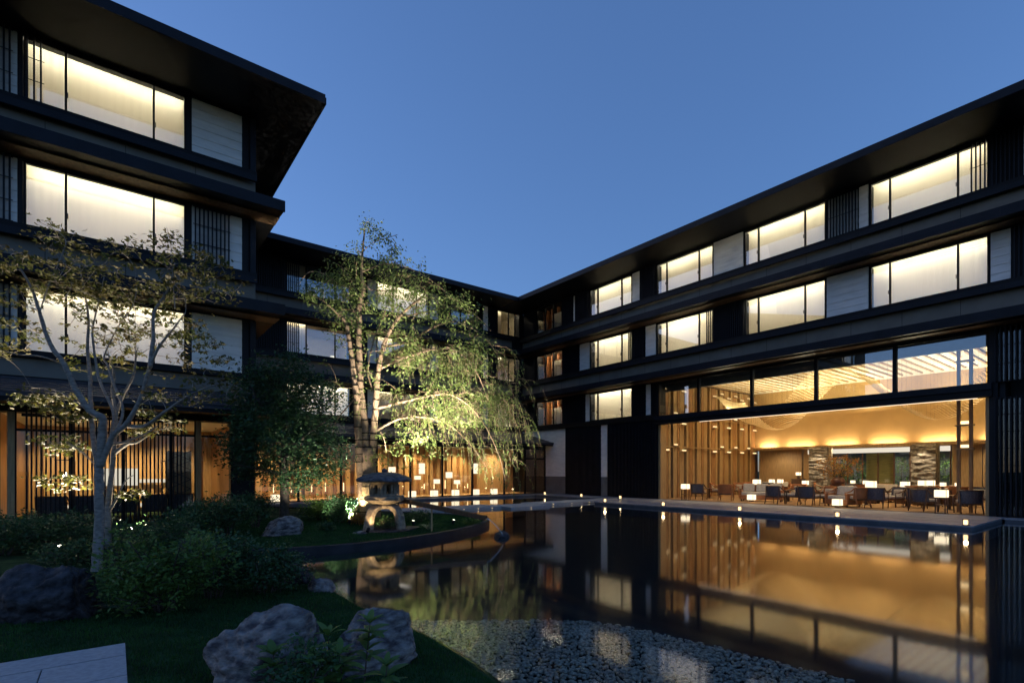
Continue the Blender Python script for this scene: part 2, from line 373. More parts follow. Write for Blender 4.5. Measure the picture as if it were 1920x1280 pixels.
# curved dark kerb round the lawn peninsula
mb = MB(); n = len(kb); vs = []
for i, (x, y) in enumerate(kb):
    a = Vector(kb[max(0, i - 1)]); b = Vector(kb[min(n - 1, i + 1)]); t = (b - a).normalized(); nrm = Vector((t.y, -t.x))
    for off, z in ((0.07, -0.42), (0.07, 0.15), (0.0, 0.165), (-0.07, 0.15), (-0.07, -0.42)): vs.append((x + nrm.x * off, y + nrm.y * off, z))
mb.add(vs, [(i * 5 + j, i * 5 + j + 1, (i + 1) * 5 + j + 1, (i + 1) * 5 + j) for i in range(n - 1) for j in range(4)])
tag(mb.build('lawn_kerb', 'kerb'), 'dark stone kerb curving round the lawn peninsula', kind='structure')
# terraces: slabs of stone as pieces of the terrace
def paved(name, label, x0, x1, y0, y1, zt, dx, dy, m='terrace', gap=0.008):
    base = tag(MB().box(x0 + .03, x1 - .03, y0 + .03, y1 - .03, -0.42, zt - 0.04).build(name, 'plinth', origin=(x0, y0, 0)), label, kind='structure')
    nxs, nys = max(1, round((x1 - x0) / dx)), max(1, round((y1 - y0) / dy)); ax, ay = (x1 - x0) / nxs, (y1 - y0) / nys
    for i in range(nxs):
        for j in range(nys):
            ubox('paving_slab', m, base, x0 + i * ax + gap / 2, x0 + (i + 1) * ax - gap / 2, y0 + j * ay + gap / 2, y0 + (j + 1) * ay - gap / 2, zt - 0.045, zt + 0.0015 * ((i * 7 + j * 3) % 3))
    return base
paved('terrace', 'grey stone terrace between the lounge and the pond', 18.42, 22.86, 3.45, 17.4, 0.12, 1.11, 1.27)
paved('terrace_ledge', 'narrow stone ledge along the slatted ground floor wall', 21.1, 22.86, 17.42, 25.05, 0.118, 1.76, 1.27)
paved('terrace_corner', 'low stone terrace in front of the rear gallery windows', 4.2, 22.86, 25.07, 25.97, 0.116, 1.55, 0.9)
paved('screen_ledge', 'short stone ledge below the louvred end of the right wing', 22.25, 22.86, -3.0, 3.43, 0.116, 0.61, 1.3)
# stone walkway over the pond, a few big slabs
wk = tag(MB().box(7.6, 21.08, 18.05, 19.0, -0.42, 0.02).build('walkway', 'plinth', origin=(7.6, 18, 0)), 'stone walkway crossing the pond towards the peninsula', kind='structure')
for (a, b, c, d, z) in ((7.3, 10.4, 17.9, 19.3, .10), (10.42, 13.1, 17.75, 19.2, .105), (13.12, 15.3, 17.1, 18.9, .09), (15.32, 18.2, 17.9, 19.2, .11), (18.22, 21.08, 18.1, 19.4, .105)):
    ubox('paving_slab', 'slab', wk, a, b, c, d, z - .12, z)
# path slabs by the camera
pz = 0.245
pa = tag(MB().box(-2.6, 0.03, 3.3, 5.12, 0.05, pz - .06).build('garden_path', 'plinth', origin=(-2, 4, 0.1)), 'garden path of pale grey granite slabs beside the shrub', kind='structure')
for j, (y0, y1, x) in enumerate(((4.83, 5.16, 0.06), (4.35, 4.82, -0.42), (3.9, 4.34, 0.06), (3.3, 3.89, -.42))):
    xs = [0.07] if x == 0.06 else [0.07, x]
    edge = 0.07
    for cut in ([-0.83, -1.75, -2.65] if j % 2 == 0 else [-0.40, -1.3, -2.2, -2.65]):
        ubox('paving_slab', 'slab', pa, cut + .004, edge - .004, y0 + .003, y1 - .003, pz - .07, pz); edge = cut

# ================================================================== HOTEL WINGS
class Wing:
    def __init__(s, name, label, axis, plane, base):
        s.axis, s.plane = axis, plane
        s.o = empty(name, base, label, 'building')
    def co(s, a, p): return (s.plane - p, a) if s.axis == 'y' else (a, s.plane - p)
    def rng(s, a0, a1, p0, p1):
        if s.axis == 'y': return (s.plane - max(p0, p1), s.plane - min(p0, p1), min(a0, a1), max(a0, a1))
        return (min(a0, a1), max(a0, a1), s.plane - max(p0, p1), s.plane - min(p0, p1))
    def box(s, name, m, a0, a1, p0, p1, z0, z1, parent=None):
        return ubox(name, m, parent or s.o, *s.rng(a0, a1, p0, p1), z0, z1)
    def mbox(s, mb, a0, a1, p0, p1, z0, z1): return mb.box(*s.rng(a0, a1, p0, p1), z0, z1)
    def pt(s, a, p, z): x, y = s.co(a, p); return Vector((x, y, z))
def siding(W, a0, a1, z0, z1, p=0.03, bh=0.275, m='siding'):
    mb = MB(); W.mbox(mb, a0, a1, p - 0.05, p, z0, z1)
    base = mb.build('siding_panel', m, W.o)
    n = max(1, round((z1 - z0) / bh)); h = (z1 - z0) / n
    for i in range(n):      # lapped boards: each leans out at its foot
        b = MB(); za, zb = z0 + i * h + .004, z0 + (i + 1) * h + .012
        q = [W.pt(a, pp, z) for a in (a0, a1) for pp, z in ((p + .002, za), (p + .034, za), (p + .014, zb), (p + .002, zb))]
        b.add(q, [(0, 1, 2, 3), (7, 6, 5, 4), (0, 4, 5, 1), (1, 5, 6, 2), (2, 6, 7, 3), (3, 7, 4, 0)])
        b.build('board', m, base)
    return base
def louvre(W, a0, a1, z0, z1, p=0.12, pitch=0.105, wd=0.035, dp=0.07, m='slat', rails=True):
    mb = MB()
    W.mbox(mb, a0, a1, p - .02, p + .0, z0, z0 + .045)
    base = mb.build('louvre_screen', 'metal', W.o)
    W.box('rail', 'metal', a0, a1, p - .02, p + .0, z1 - .045, z1, base)
    if rails and z1 - z0 > 1.2:
        k = max(1, int((z1 - z0) / 0.55))
        for i in range(1, k): z = z0 + (z1 - z0) * i / k; W.box('rail', 'metal', a0, a1, p - .015, p - .002, z - .008, z + .008, base)
    n = max(2, round((a1 - a0) / pitch))
    for i in range(n):
        c = a0 + (i + .5) * (a1 - a0) / n
        W.box('slat', m, c - wd / 2, c + wd / 2, p, p + dp, z0, z1, base)
    return base
def wave_sheet(W, a0, a1, z0, z1, p, amp=0.02, per=0.16):
    n = max(8, int((a1 - a0) / 0.035)); mb = MB(); vs = []
    for i in range(n + 1):
        a = a0 + (a1 - a0) * i / n; pp = p + amp * math.sin(a / per * 6.283) + amp * .4 * math.sin(a / per * 2.1)
        vs += [W.pt(a, pp, z0), W.pt(a, pp, z1)]
    mb.add(vs, [(2 * i, 2 * i + 2, 2 * i + 3, 2 * i + 1) for i in range(n)]); return mb
def room(W, win, a0, a1, z0, z1, depth, wallm, hid=True, power='roomlight', floorm='carpet'):
    """shell of the room behind a window, one mesh with its light panel"""
    t = 0.04; zb, zt = z0 - .5, z1 + .12
    mb = MB()
    W.mbox(mb, a0 - .3, a1 + .3, -depth - t, -depth, zb, zt)
    W.mbox(mb, a0 - .3 - t, a0 - .3, -depth, -0.25, zb, zt); W.mbox(mb, a1 + .3, a1 + .3 + t, -depth, -0.25, zb, zt)
    mb.build('room_wall', wallm, win, origin=W.pt((a0 + a1) / 2, -depth, zb))
    c = MB(); W.mbox(c, a0 - .3, a1 + .3, -depth, -.26, zt, zt + t); c.build('room_ceiling', 'ceilp', win)
    f = MB(); W.mbox(f, a0 - .3, a1 + .3, -depth, -.26, zb - t, zb); f.build('room_floor', floorm, win)
    l = MB(); W.mbox(l, a0 + .1, a1 - .1, *((-.40, -.28) if hid else (-depth * .75, -depth * .5)), zt - .03, zt - .01); l.build('ceiling_light', power, win)
def window(W, a0, a1, z0, z1, mulls=(), mode='sheer', strip='strip', fw=0.05, low=False):
    fr = MB()
    W.mbox(fr, a0, a1, -.07, .03, z0, z0 + fw); W.mbox(fr, a0, a1, -.07, .03, z1 - fw, z1)
    W.mbox(fr, a0, a0 + fw, -.068, .028, z0 + fw, z1 - fw); W.mbox(fr, a1 - fw, a1, -.068, .028, z0 + fw, z1 - fw)
    for mpos in mulls: W.mbox(fr, mpos - fw / 2, mpos + fw / 2, -.066, .034, z0 + fw, z1 - fw)
    win = fr.build('window', 'metal', W.o, origin=W.pt((a0 + a1) / 2, 0, z0))
    edges = [a0 + fw / 2] + list(mulls) + [a1 - fw / 2]
    for l, r in zip(edges[:-1], edges[1:]):
        W.box('pane', 'glass', l + fw / 2 + .001, r - fw / 2 - .001, -.034, -.026, z0 + fw, z1 - fw, win)
    for k, mpos in enumerate(mulls):      # small latch handles on the sashes
        W.box('window_latch', 'slat', mpos + .03, mpos + .05, .035, .06, z0 + .42, z0 + .56, win)
    if mode == 'sheer':
        wave_sheet(W, a0 - .1, a1 + .1, z0 - .3, z1 + .13, -.40, 0.005, .19).build('sheer_curtain', 'sheer', win, smooth=True)
        W.box('cove_strip', strip, a0 + .04, a1 - .04, -.17, -.11, z1 + .012, z1 + .05, win)
        if low: W.box('cove_strip', strip, a0 + .1, a1 - .1, -.36, -.33, z0 - .12, z0 - .09, win)
        room(W, win, a0, a1, z0, z1, 2.4, 'plaster', False, ('roomlight', 'roomdim', 'roomlight', 'roomcool')[int(a0 * 7 + z0 * 3) % 4])
    elif mode == 'wood':
        room(W, win, a0, a1, z0, z1, 3.2, 'crimson', power='roomhid')
        W.box('cove_strip', 'roomdim', a0 + .04, a1 - .04, -.17, -.12, z1 + .01, z1 + .03, win)
        for q in (0.12, .3, .5, .74, .9):
            c = a0 + (a1 - a0) * q; W.box('wood_fin', 'crimson', c - .05, c + .05, -.9, -.72, z0 - .4, z1 + .05, win)
        wave_sheet(W, a0 + (a1 - a0) * .28, a0 + (a1 - a0) * .62, z0 - .3, z1 - .45, -.5, .02, .14).build('half_curtain', 'drape', win, smooth=True)
    elif mode == 'half':
        room(W, win, a0, a1, z0, z1, 3.0, 'plaster', power='roomhid')
        wave_sheet(W, a0 - .05, a0 + (a1 - a0) * .34, z0 - .3, z1 + .05, -.42, 0.02, .15).build('sheer_curtain', 'sheer', win, smooth=True)
        W.box('headboard', 'woodd', a0 + .5 * (a1 - a0), a1 + .1, -2.9, -2.75, z0 - .4, z0 + .5, win)
        c = a0 + .78 * (a1 - a0)
        W.box('bedside_lamp', 'shade', c - .1, c + .1, -.85, -.65, z0 + .02, z0 + .28, win)
    return win
ZS = (4.62, 7.77, 10.92); WH = 1.65
def belt(W, a0, a1, zs, p_can=1.05, end0=True, over=0.0, tag_over=None, o0=0.0, o1=0.0):
    """sill ledge, cream band, projecting canopy with wood soffit under one storey's sill"""
    W.box('sill_ledge', 'metal', a0, a1, 0.0, 0.24, zs - .15, zs - .012)
    W.box('gutter', 'slat', a0, a1, 0.20, 0.30, zs - .34, zs - .155)
    W.box('fascia_band', 'cream', a0, a1, -.05, 0.06, zs - 1.0, zs - .156)
    b = MB()        # sloping canopy plate
    A0, A1 = a0 - o0, a1 + o1
    q = [W.pt(a, pp, z) for a in (A0, A1) for pp, z in ((0.062, zs - 1.34), (p_can, zs - 1.40), (p_can, zs - 1.16), (0.062, zs - .98))]
    b.add(q, [(0, 1, 2, 3), (7, 6, 5, 4), (0, 4, 5, 1), (1, 5, 6, 2), (2, 6, 7, 3), (3, 7, 4, 0)]); b.build('canopy', 'metal', W.o)
    W.box('canopy_soffit', 'soffit', A0 + .02, A1 - .02, 0.0, 0.62, zs - 1.43, zs - 1.405)
    W.box('canopy_edge', 'slat', A0 - .01, A1 + .01, p_can - .01, p_can + .07, zs - 1.43, zs - 1.11)
    seams(W, A0, A1, p_can + .07, zs - 1.428, zs - 1.112, 2.475); seams(W, a0, a1, .30, zs - .338, zs - .157, 2.475); seams(W, a0, a1, .06, zs - 1.0, zs - .35, 1.65)
def seams(W, a0, a1, p, z0, z1, step, par=None):
    a = a0 + step * .6
    while a < a1: W.box('seam', 'wall', a - .006, a + .006, p - .004, p + .004, z0, z1); a += step
def head(W, a0, a1, z):       # strip of wall from window head to soffit
    W.box('wall_head', 'wall', a0, a1, -.085, -0.002, z + .002, z + .16)
def roof(W, a0, a1, p=2.1, o0=0.0, o1=0.0, zt=12.87):
    A0, A1 = a0 - o0, a1 + o1
    W.box('inner_soffit', 'soffit', a0, a1, -.1, 0.84, 12.66, 12.69)
    b = MB(); q = [W.pt(a, pp, z) for a in (A0, A1) for pp, z in ((-8, 12.7), (p, 12.64), (p, zt - .04), (-8, 15.6))]
    b.add(q, [(0, 1, 2, 3), (7, 6, 5, 4), (0, 4, 5, 1), (1, 5, 6, 2), (2, 6, 7, 3), (3, 7, 4, 0)]); r = b.build('roof', 'metal', W.o)
    W.box('fascia', 'slat', A0, A1, p + .001, p + .06, 12.60, zt, None)
    seams(W, A0, A1, p + .06, 12.602, zt - .002, 3.3)
    return r

# ---------------------------------------------------------------- right wing
RW = Wing('right_wing', 'long dark hotel wing with bright windows above the open golden lounge', 'y', XR, (XR, 14, 0))
bays = [(3.87, 7.27), (8.8, 12.23), (13.77, 17.05), (18.7, 21.9)]
R0, R1 = -3.0, YB
roof(RW, R0, R1)
for zs in ZS[1:]: belt(RW, R0, R1, zs)
RW.box('sill_ledge', 'metal', 16.98, R1, 0, .2, ZS[0] - .3, ZS[0] - .01)
RW.box('back_wall', 'wall', R0, 3.6, -3.3, -3.2, 0, 12.6)
for i, zs in enumerate(ZS):
    z1 = zs + WH
    head(RW, R0, R1, z1)
    if i > 0:
        RW.box('spandrel', 'wall', R0, R1, -.6, -.06, zs - 1.35, zs - .002)
        RW.box('sill_wall', 'wall', R0, R1, -.05, -.001, zs - .16, zs - .002) if False else None
    else:
        RW.box('spandrel', 'wall', 16.98, R1, -.6, -.06, zs - .6, zs - .002)
    lo = R0 if i > 0 else 17.05
    edges = [(a, b) for a, b in bays if a > lo] + [(24.3, 26.9)]
    prev = lo
    for a, b in edges:
        if a - prev > .02: RW.box('pier', 'wall', prev, a, -.6, 0.0, zs, z1)
        prev = b
    RW.box('pier', 'wall', prev, R1, -.6, 0, zs, z1)
    for bi, (a, b) in enumerate(bays):
        if a < lo: continue
        wl = b - a
        window(RW, a, b, zs, z1, (a + .235 * wl, b - .19 * wl), 'sheer', low=(i == 2 and bi == 0))
    window(RW, 24.3, 26.9, zs, z1, (25.25, 26.05), 'wood')
RW.box('ridge_wall', 'wall', R0, R1, -.6, -.02, 12.74, 12.9)
# infill between windows: (from, to, kind) per storey, top first
fill = {2: [(7.66, 8.76, 'l'), (7.31, 7.62, 's'), (12.27, 13.73, 's'), (17.1, 18.1, 'l'), (18.16, 18.66, 's'), (21.95, 23.1, 'l'), (23.14, 23.3, 's'), (23.34, 24.26, 'l'), (27.0, 28.2, 'l'), (3.1, 3.83, 'l'), (-1.2, 3.05, 's'), (3.9, 4.35, 'o')],
        1: [(7.31, 8.76, 's'), (12.05, 14.1, 'l'), (17.1, 17.75, 's'), (17.8, 18.9, 'l'), (21.95, 22.75, 's'), (22.8, 24.26, 'l'), (27.0, 28.2, 'l'), (3.35, 3.83, 's'), (0.2, 3.3, 'l')],
        0: [(17.4, 17.72, 's'), (17.8, 18.66, 'l'), (17.05, 17.36, 'l'), (21.95, 22.25, 's'), (22.3, 24.26, 'l'), (27.0, 28.2, 'l')]}
for i, items in fill.items():
    for a, b, kd in items:
        if kd == 's': siding(RW, a, b, ZS[i] + .002, ZS[i] + WH - .01)
        elif kd == 'o': louvre(RW, a, b, ZS[i] + .002, ZS[i] + WH, p=.1, pitch=.11)
        else:
            if i and (a, b) != (3.1, 3.83): siding(RW, a + .02, b - .02, ZS[i] + .004, ZS[i] + WH - .012, p=.02) if i == 2 and a < 9 else None
            louvre(RW, a, b, ZS[i] + .002, ZS[i] + WH, p=.09)
# ground floor of the right wing left of the lounge
RW.box('ground_wall', 'wall', 16.98, 30.2, -.4, -.02, 0.0, ZS[0] - .6)
louvre(RW, 17.0, 20.45, 0.16, ZS[0] - .32, p=.06, pitch=.1, rails=False)
louvre(RW, 21.02, 24.0, 0.16, ZS[0] - .32, p=.06, pitch=.1, rails=False)
siding(RW, 20.5, 20.98, 1.25, ZS[0] - .32); siding(RW, 24.05, YP - .06, 1.25, ZS[0] - .32); siding(RW, YP - .05, R1, 3.5, ZS[0] - .32)
RW.box('plinth_panel', 'plinth', 20.5, 20.98, -.01, .05, .13, 1.24); RW.box('plinth_panel', 'plinth', 24.05, YP - .06, -.01, .05, .13, 1.24)
# louvred end right of the lounge
for z0, z1 in ((.13, 4.0), (4.5, 6.3)):
    louvre(RW, R0, 3.78, z0, z1, p=.06, pitch=.125, wd=.04)
    wn = MB(); RW.mbox(wn, R0, 3.8, -.06, -.0, z0, z0 + .05); RW.mbox(wn, R0, 3.8, -.06, 0, z1 - .05, z1)
    wo = wn.build('window', 'metal', RW.o, origin=RW.pt(1, 0, z0))
    for k in range(5):
        a = R0 + k * 1.36; RW.box('pane', 'clear', a + .02, a + 1.34, -.04, -.03, z0 + .05, z1 - .05, wo)
RW.box('light_block_partition', 'wall', 3.5, 3.64, -10.4, -.1, 0, 6.5); RW.box('light_block_back', 'wall', R0, 3.49, -1.0, -.9, 0, 6.5)  # unseen walls added to keep lounge light from showing through the louvres
# --- lounge shell
LA, LB = 3.87, 16.95
xb = 33.4
RW.box('lounge_floor', 'carpet', -2.0, 17.3, -(xb - XR), -.02, 0.02, .12)
RW.box('door_track', 'metal', LA, LB, -.12, .02, .1, .126)
RW.box('ceiling', 'ceilp', -2.0, 17.3, -(xb - XR) - .4, -.1, 6.62, 6.7)
RW.box('bulkhead', 'plinth', LA - .3, 17.2, -.75, -.62, 5.85, 6.6)
for k in range(44):
    a = -1.2 + k * .42
    if a < 17: RW.box('ceiling_batten', 'woodl', a - .045, a + .045, -(xb - XR) + .9, -.8, 6.555, 6.615)
RW.box('beam', 'metal', LA - .1, LB + .06, -.12, .26, 4.05, 4.26); RW.box('beam_flange', 'slat', LA - .1, LB + .06, -.1, .32, 4.27, 4.49)
RW.box('track_light', 'track', LA + .3, LB - 2.4, -.04, -.01, 4.03, 4.048)
RW.box('jamb', 'woodl', LB - .12, LB + .02, -.5, -.02, .12, 4.04); RW.box('jamb', 'woodl', LA - .02, LA + .1, -.5, -.02, .12, 4.04)
RW.box('jamb', 'wall', LB - .02, 17.1, -.6, .05, 4.5, 6.3); RW.box('jamb', 'wall', 3.66, LA, -.6, .06, .1, 6.3)
RW.box('spandrel', 'wall', R0, 17.05, -.6, -.0, 6.28, 6.42)
mv = [6.47, 9.18, 11.88, 14.57]
up = MB(); RW.mbox(up, LA, LB, -.06, .02, 6.2, 6.27)
RW.mbox(up, LA, LA + .05, -.06, .03, 4.49, 6.2); RW.mbox(up, LB - .05, LB, -.06, .03, 4.49, 6.2)
for a in mv: RW.mbox(up, a - .06, a + .06, -.1, .06, 4.49, 6.2)
clr = up.build('window', 'metal', RW.o, origin=RW.pt(10, 0, 4.5))
ed = [LA + .03] + mv + [LB - .03]
for l, r in zip(ed[:-1], ed[1:]): RW.box('pane', 'glass', l + .062, r - .062, -.03, -.02, 4.49, 6.2, clr)
# gold wall, curved sections with a lit ledge below
RW.box('golden_wall', 'gold', -2.0, 17.3, -(xb - XR) - .4, -(xb - XR), 3.12, 6.62)
RW.box('cove_ledge', 'woodl', -2.0, 17.3, -(xb - XR) + .001, -(xb - XR) + .42, 2.92, 3.0); RW.box('cove_lip', 'woodl', -2.0, 17.3, -(xb - XR) + .36, -(xb - XR) + .421, 3.001, 3.08)
yg = [onx(p, 840, xb).y for p in (1422, 1463, 1540, 1620, 1712, 1822)] + [4.0, 1.4]
for a, b in zip(yg[:-1], yg[1:]):
    a2, b2 = a - .16 * (a - b), b + .16 * (a - b)
    light('cove_light', 'AREA', RW.pt((a2 + b2) / 2, -(xb - XR) + .2, 3.06), RW.pt((a2 + b2) / 2, -(xb - XR) + .02, 4.6), 32, (1, .78, .48), RW.o, shape='RECTANGLE', size=abs(a2 - b2), size_y=.12)
RW.box('cove_glow', 'glow', yg[5], yg[0], -(xb - XR) + .28, -(xb - XR) + .34, 3.03, 3.06)
# back wall below the ledge
RW.box('low_ceiling', 'woodl', -2.0, 17.3, -(xb - XR) - .35, -(xb - XR) - .001, 2.9, 3.11)
def ylg(px): return onx(px, 890, xb).y
for p0, p1 in ((1422, 1502), (1784, 1840), (1505, 1515)):
    RW.box('wall_panel', 'woodl', ylg(p1), ylg(p0), -(xb - XR) - .3, -(xb - XR) - .1, .12, 2.9)
RW.box('wall_panel', 'woodl', -2.0, ylg(1842), -(xb - XR) - .3, -(xb - XR) - .1, .12, 2.9)
for p0, p1, nm in ((1560, 1706, 5), (1757, 1782, 1), (1515, 1526, 1)):
    a0, a1 = ylg(p1), ylg(p0); mm = [a0 + (a1 - a0) * k / nm for k in range(1, nm)]
    fr = MB(); pq = -(xb - XR) - .2
    RW.mbox(fr, a0, a1, pq - .04, pq + .04, .12, .22); RW.mbox(fr, a0, a1, pq - .04, pq + .04, 2.82, 2.9)
    for m_ in [a0 + .03] + mm + [a1 - .03]: RW.mbox(fr, m_ - .03, m_ + .03, pq - .038, pq + .038, .22, 2.82)
    wo = fr.build('window', 'woodd', RW.o, origin=RW.pt(a0, pq, .12))
    e2 = [a0 + .03] + mm + [a1 - .03]
    for l, r in zip(e2[:-1], e2[1:]): RW.box('pane', 'clear', l + .032, r - .032, pq - .006, pq + .006, .22, 2.82, wo)
    RW.box('paper_band', 'paper', a0, a1, pq + .2, pq + .24, 2.62, 2.88, wo)
    if nm == 5: RW.box('bamboo_blind', 'bamboo', a0 + (a1 - a0) * .22, a0 + (a1 - a0) * .58, pq - .35, pq - .33, .2, 2.6, wo)
RW.box('court_wall', 'plinth', -2, 17.3, -(xb - XR) - 3.1, -(xb - XR) - 3.0, 0, 3.2)
# left side wall of the lounge: boards, dark gaps, rails, glowing sconces
lw = MB().box(XR + .1, xb + .4, 17.15, 17.25, .12, 6.6).build('lounge_side_wall', 'woodd', RW.o)
xx = XR + .55; k = 0
while xx < xb - .2:
    wd = (.42, .2, .34, .16)[k % 4]
    ubox('board', 'woodl' if k % 3 else 'wood', lw, xx, xx + wd, 17.15 - (.1, .05, .14)[k % 3], 17.149, .13, 6.5)
    if k % 2 == 0 and not 25.6 < xx < 27.6:
        for z in ((3.02, 4.75, 6.2) if k % 4 else (2.72, 4.2, 6.0)):
            ubox('sconce', 'sconce', lw, xx + .04, xx + wd - .04, 16.92, 16.98, z, z + .07)
            ubox('sconce_shelf', 'woodl', lw, xx - .03, xx + wd + .03, 16.86, 17.0, z - .06, z - .01)
    xx += wd + .11; k += 1
for z in (2.9, 4.6): ubox('rail', 'woodl', lw, XR + .3, xb - .1, 16.93, 17.0, z, z + .05)
# lantern column at the right end
cx_, cy_ = 24.2, 4.75
lc = MB().box(cx_ - .05, cx_ + .05, cy_ - .22, cy_ - .12, .12, 6.6).box(cx_ - .05, cx_ + .05, cy_ + .12, cy_ + .22, .12, 6.6).build('lantern_column', 'wood', RW.o, origin=(cx_, cy_, .12))
for z in (2.45, 3.3, 4.3, 5.6):
    ubox('sconce', 'glow', lc, cx_ - .07, cx_ + .07, cy_ - .1, cy_ + .1, z, z + .1); ubox('column_shelf', 'woodl', lc, cx_ - .12, cx_ + .12, cy_ - .26, cy_ + .26, z - .07, z - .02)
# split-face stone pillars
for p0, p1 in ((1517, 1552), (1708, 1755)):
    a0, a1 = onx(p1, 890, 31.6).y, onx(p0, 890, 31.6).y
    bm = bmesh.new(); bmesh.ops.create_grid(bm, x_segments=26, y_segments=50, size=.5)
    vs = []
    base = MB().box(31.62, 32.3, a0 + .01, a1 - .01, .12, 2.95).build('stone_pillar', 'pillar', RW.o, origin=(31.9, (a0 + a1) / 2, .12))
    for v in bm.verts:
        y = (a0 + a1) / 2 + v.co.x * (a1 - a0); z = .12 + (v.co.y + .5) * 2.8
        d = noise.fractal(Vector((y * 2.2, z * 7, p0)), 1.0, 2.0, 4) * .09
        vs.append((31.56 - d, y, z))
    fs = [[v.index for v in f.verts] for f in bm.faces]; bm.free()
    MB().add(vs, fs).build('split_face', 'pillar', base)
    yc = (a0 + a1) / 2
    light('pillar_spot', 'SPOT', (31.1, yc, 2.86), (31.6, yc, 1.6), 70, WARMW, RW.o, spot_size=rad(75), spot_blend=.6, shadow_soft_size=.03)
# lounge light: ceiling cove and downlights
for a in (2.5, 6.5, 10.5, 14.5):
    light('ceiling_cove_light', 'AREA', (31.0, a, 4.9), (31.0, a, 6.62), 190, (1, .86, .56), RW.o, shape='RECTANGLE', size=3.6, size_y=.3)
    light('ceiling_cove_light', 'AREA', (26.4, a, 4.9), (26.4, a, 6.62), 190, (1, .86, .56), RW.o, shape='RECTANGLE', size=3.6, size_y=.3)
for a in (5.2, 8.6, 12.0, 15.2): light('added_wall_fill', 'SPOT', (32.2, a, 2.88), (33.3, a, .9), 70, WARMW, RW.o, spot_size=rad(120), spot_blend=.8, shadow_soft_size=.1)  # fill spots added to brighten the back wall panels
for a in (4.8, 8.2, 11.6, 15.0):
    for x in (24.6, 28.6): light('downlight', 'SPOT', (x, a, 6.45), (x, a, 0), 330, WARMW, RW.o, spot_size=rad(95), spot_blend=.8, shadow_soft_size=.12)
# wave-shaped hanging net of brass slips
net = empty('wave_net', (28, 9.5, 6.6), 'wave shaped hanging net of small brass slips under the lounge ceiling', 'chandelier')
def net_z(y, x): return 5.1 - 1.2 * math.cos(2 * math.pi * (y - 13.16) / 6.85) + .12 * math.sin(x * 1.3) + .02 * (x - 27)
V, Fc = [], []
for i in range(128):
    y = 4.45 + i * .085
    for j in range(20):
        x = 25.6 + j * .15 + (i % 2) * .07; z = net_z(y, x)
        sl_ = (net_z(y + .02, x) - z) / .02; hx, hy = .07, .027
        b0 = len(V); V += [(x - hx, y - hy, z - hy * sl_ - .012), (x + hx, y - hy, z - hy * sl_ - .012), (x + hx, y + hy, z + hy * sl_ + .012), (x - hx, y + hy, z + hy * sl_ + .012)]; Fc.append((b0, b0 + 1, b0 + 2, b0 + 3))
tag(np_mesh('net_slips', V, Fc, 'net', net, (28, 9.5, 6.6)), kind='stuff')
mb = MB()
for i in range(0, 128, 6):
    y = 4.45 + i * .085
    for j in range(0, 20, 4): x = 25.6 + j * .15; mb.tube([(x, y, net_z(y, x)), (x, y, 6.62)], .003, 3)
mb.build('hanging_wires', 'woodd', net)

# ---------------------------------------------------------------- left wing
LW = Wing('left_wing', 'tall dark hotel wing with deep eaves and big sheer curtained windows behind the maple', 'x', YL, (0, YL, 0))
L0, L1 = -9.0, 3.5
roof(LW, L0, L1, o1=1.5)
LW.box('eave_trim', 'slat', 5.004, 5.05, -9, 2.09, 12.63, 12.83)
LW.box('ridge_wall', 'wall', L0, L1, -.6, -.02, 12.74, 13.1)
LW.box('end_wall', 'wall', 3.3, 3.5, -10.2, -.61, 0, 12.6)
LW.box('back_wall', 'wall', L0, 3.3, -3.4, -3.3, 3.3, 12.6)
for i, zs in enumerate(ZS):
    z1 = zs + WH
    belt(LW, L0, L1, zs, 1.1, o1=.6) if i else None
    if i:
        LW.box('canopy_side', 'metal', L1 + .003, 4.09, -10, .058, zs - 1.39, zs - 1.17); LW.box('spandrel', 'wall', L0, L1, -.6, -.06, zs - 1.35, zs - .002)
    else:
        LW.box('spandrel', 'wall', L0, L1, -.6, -.0, zs - .9, zs - .002); LW.box('sill_ledge', 'metal', L0, L1, .002, .22, zs - .16, zs - .01); LW.box('fascia_band', 'cream', L0, L1, .003, .05, zs - .62, zs - .17)
    head(LW, L0, L1, z1)
    LW.box('pier', 'wall', 1.66, L1, -.6, 0, zs, z1); LW.box('pier', 'wall', -3.3, -1.83, -.6, 0, zs, z1); LW.box('pier', 'wall', L0, -6.8, -.6, 0, zs, z1)
    window(LW, -1.82, 1.66, zs, z1, (-1.01, .88), 'sheer', low=(i == 1))
    window(LW, -6.78, -3.32, zs, z1, (-6.0, -4.1), 'sheer')
    siding(LW, 1.8, 3.12, zs + .002, z1 - .01)
    siding(LW, -3.2, -1.93, zs + .002, z1 - .01)
    if i == 1: louvre(LW, 1.82, 2.8, zs, z1, p=.12, pitch=.108)
    louvre(LW, -3.25, -2.0, zs, z1, p=.12, pitch=.108)
    if i == 2: louvre(LW, -1.8, -1.42, zs, z1, p=.1, pitch=.12)
    LW.box('corner_post', 'slat', 3.34, 3.5, .02, .14, zs, z1)
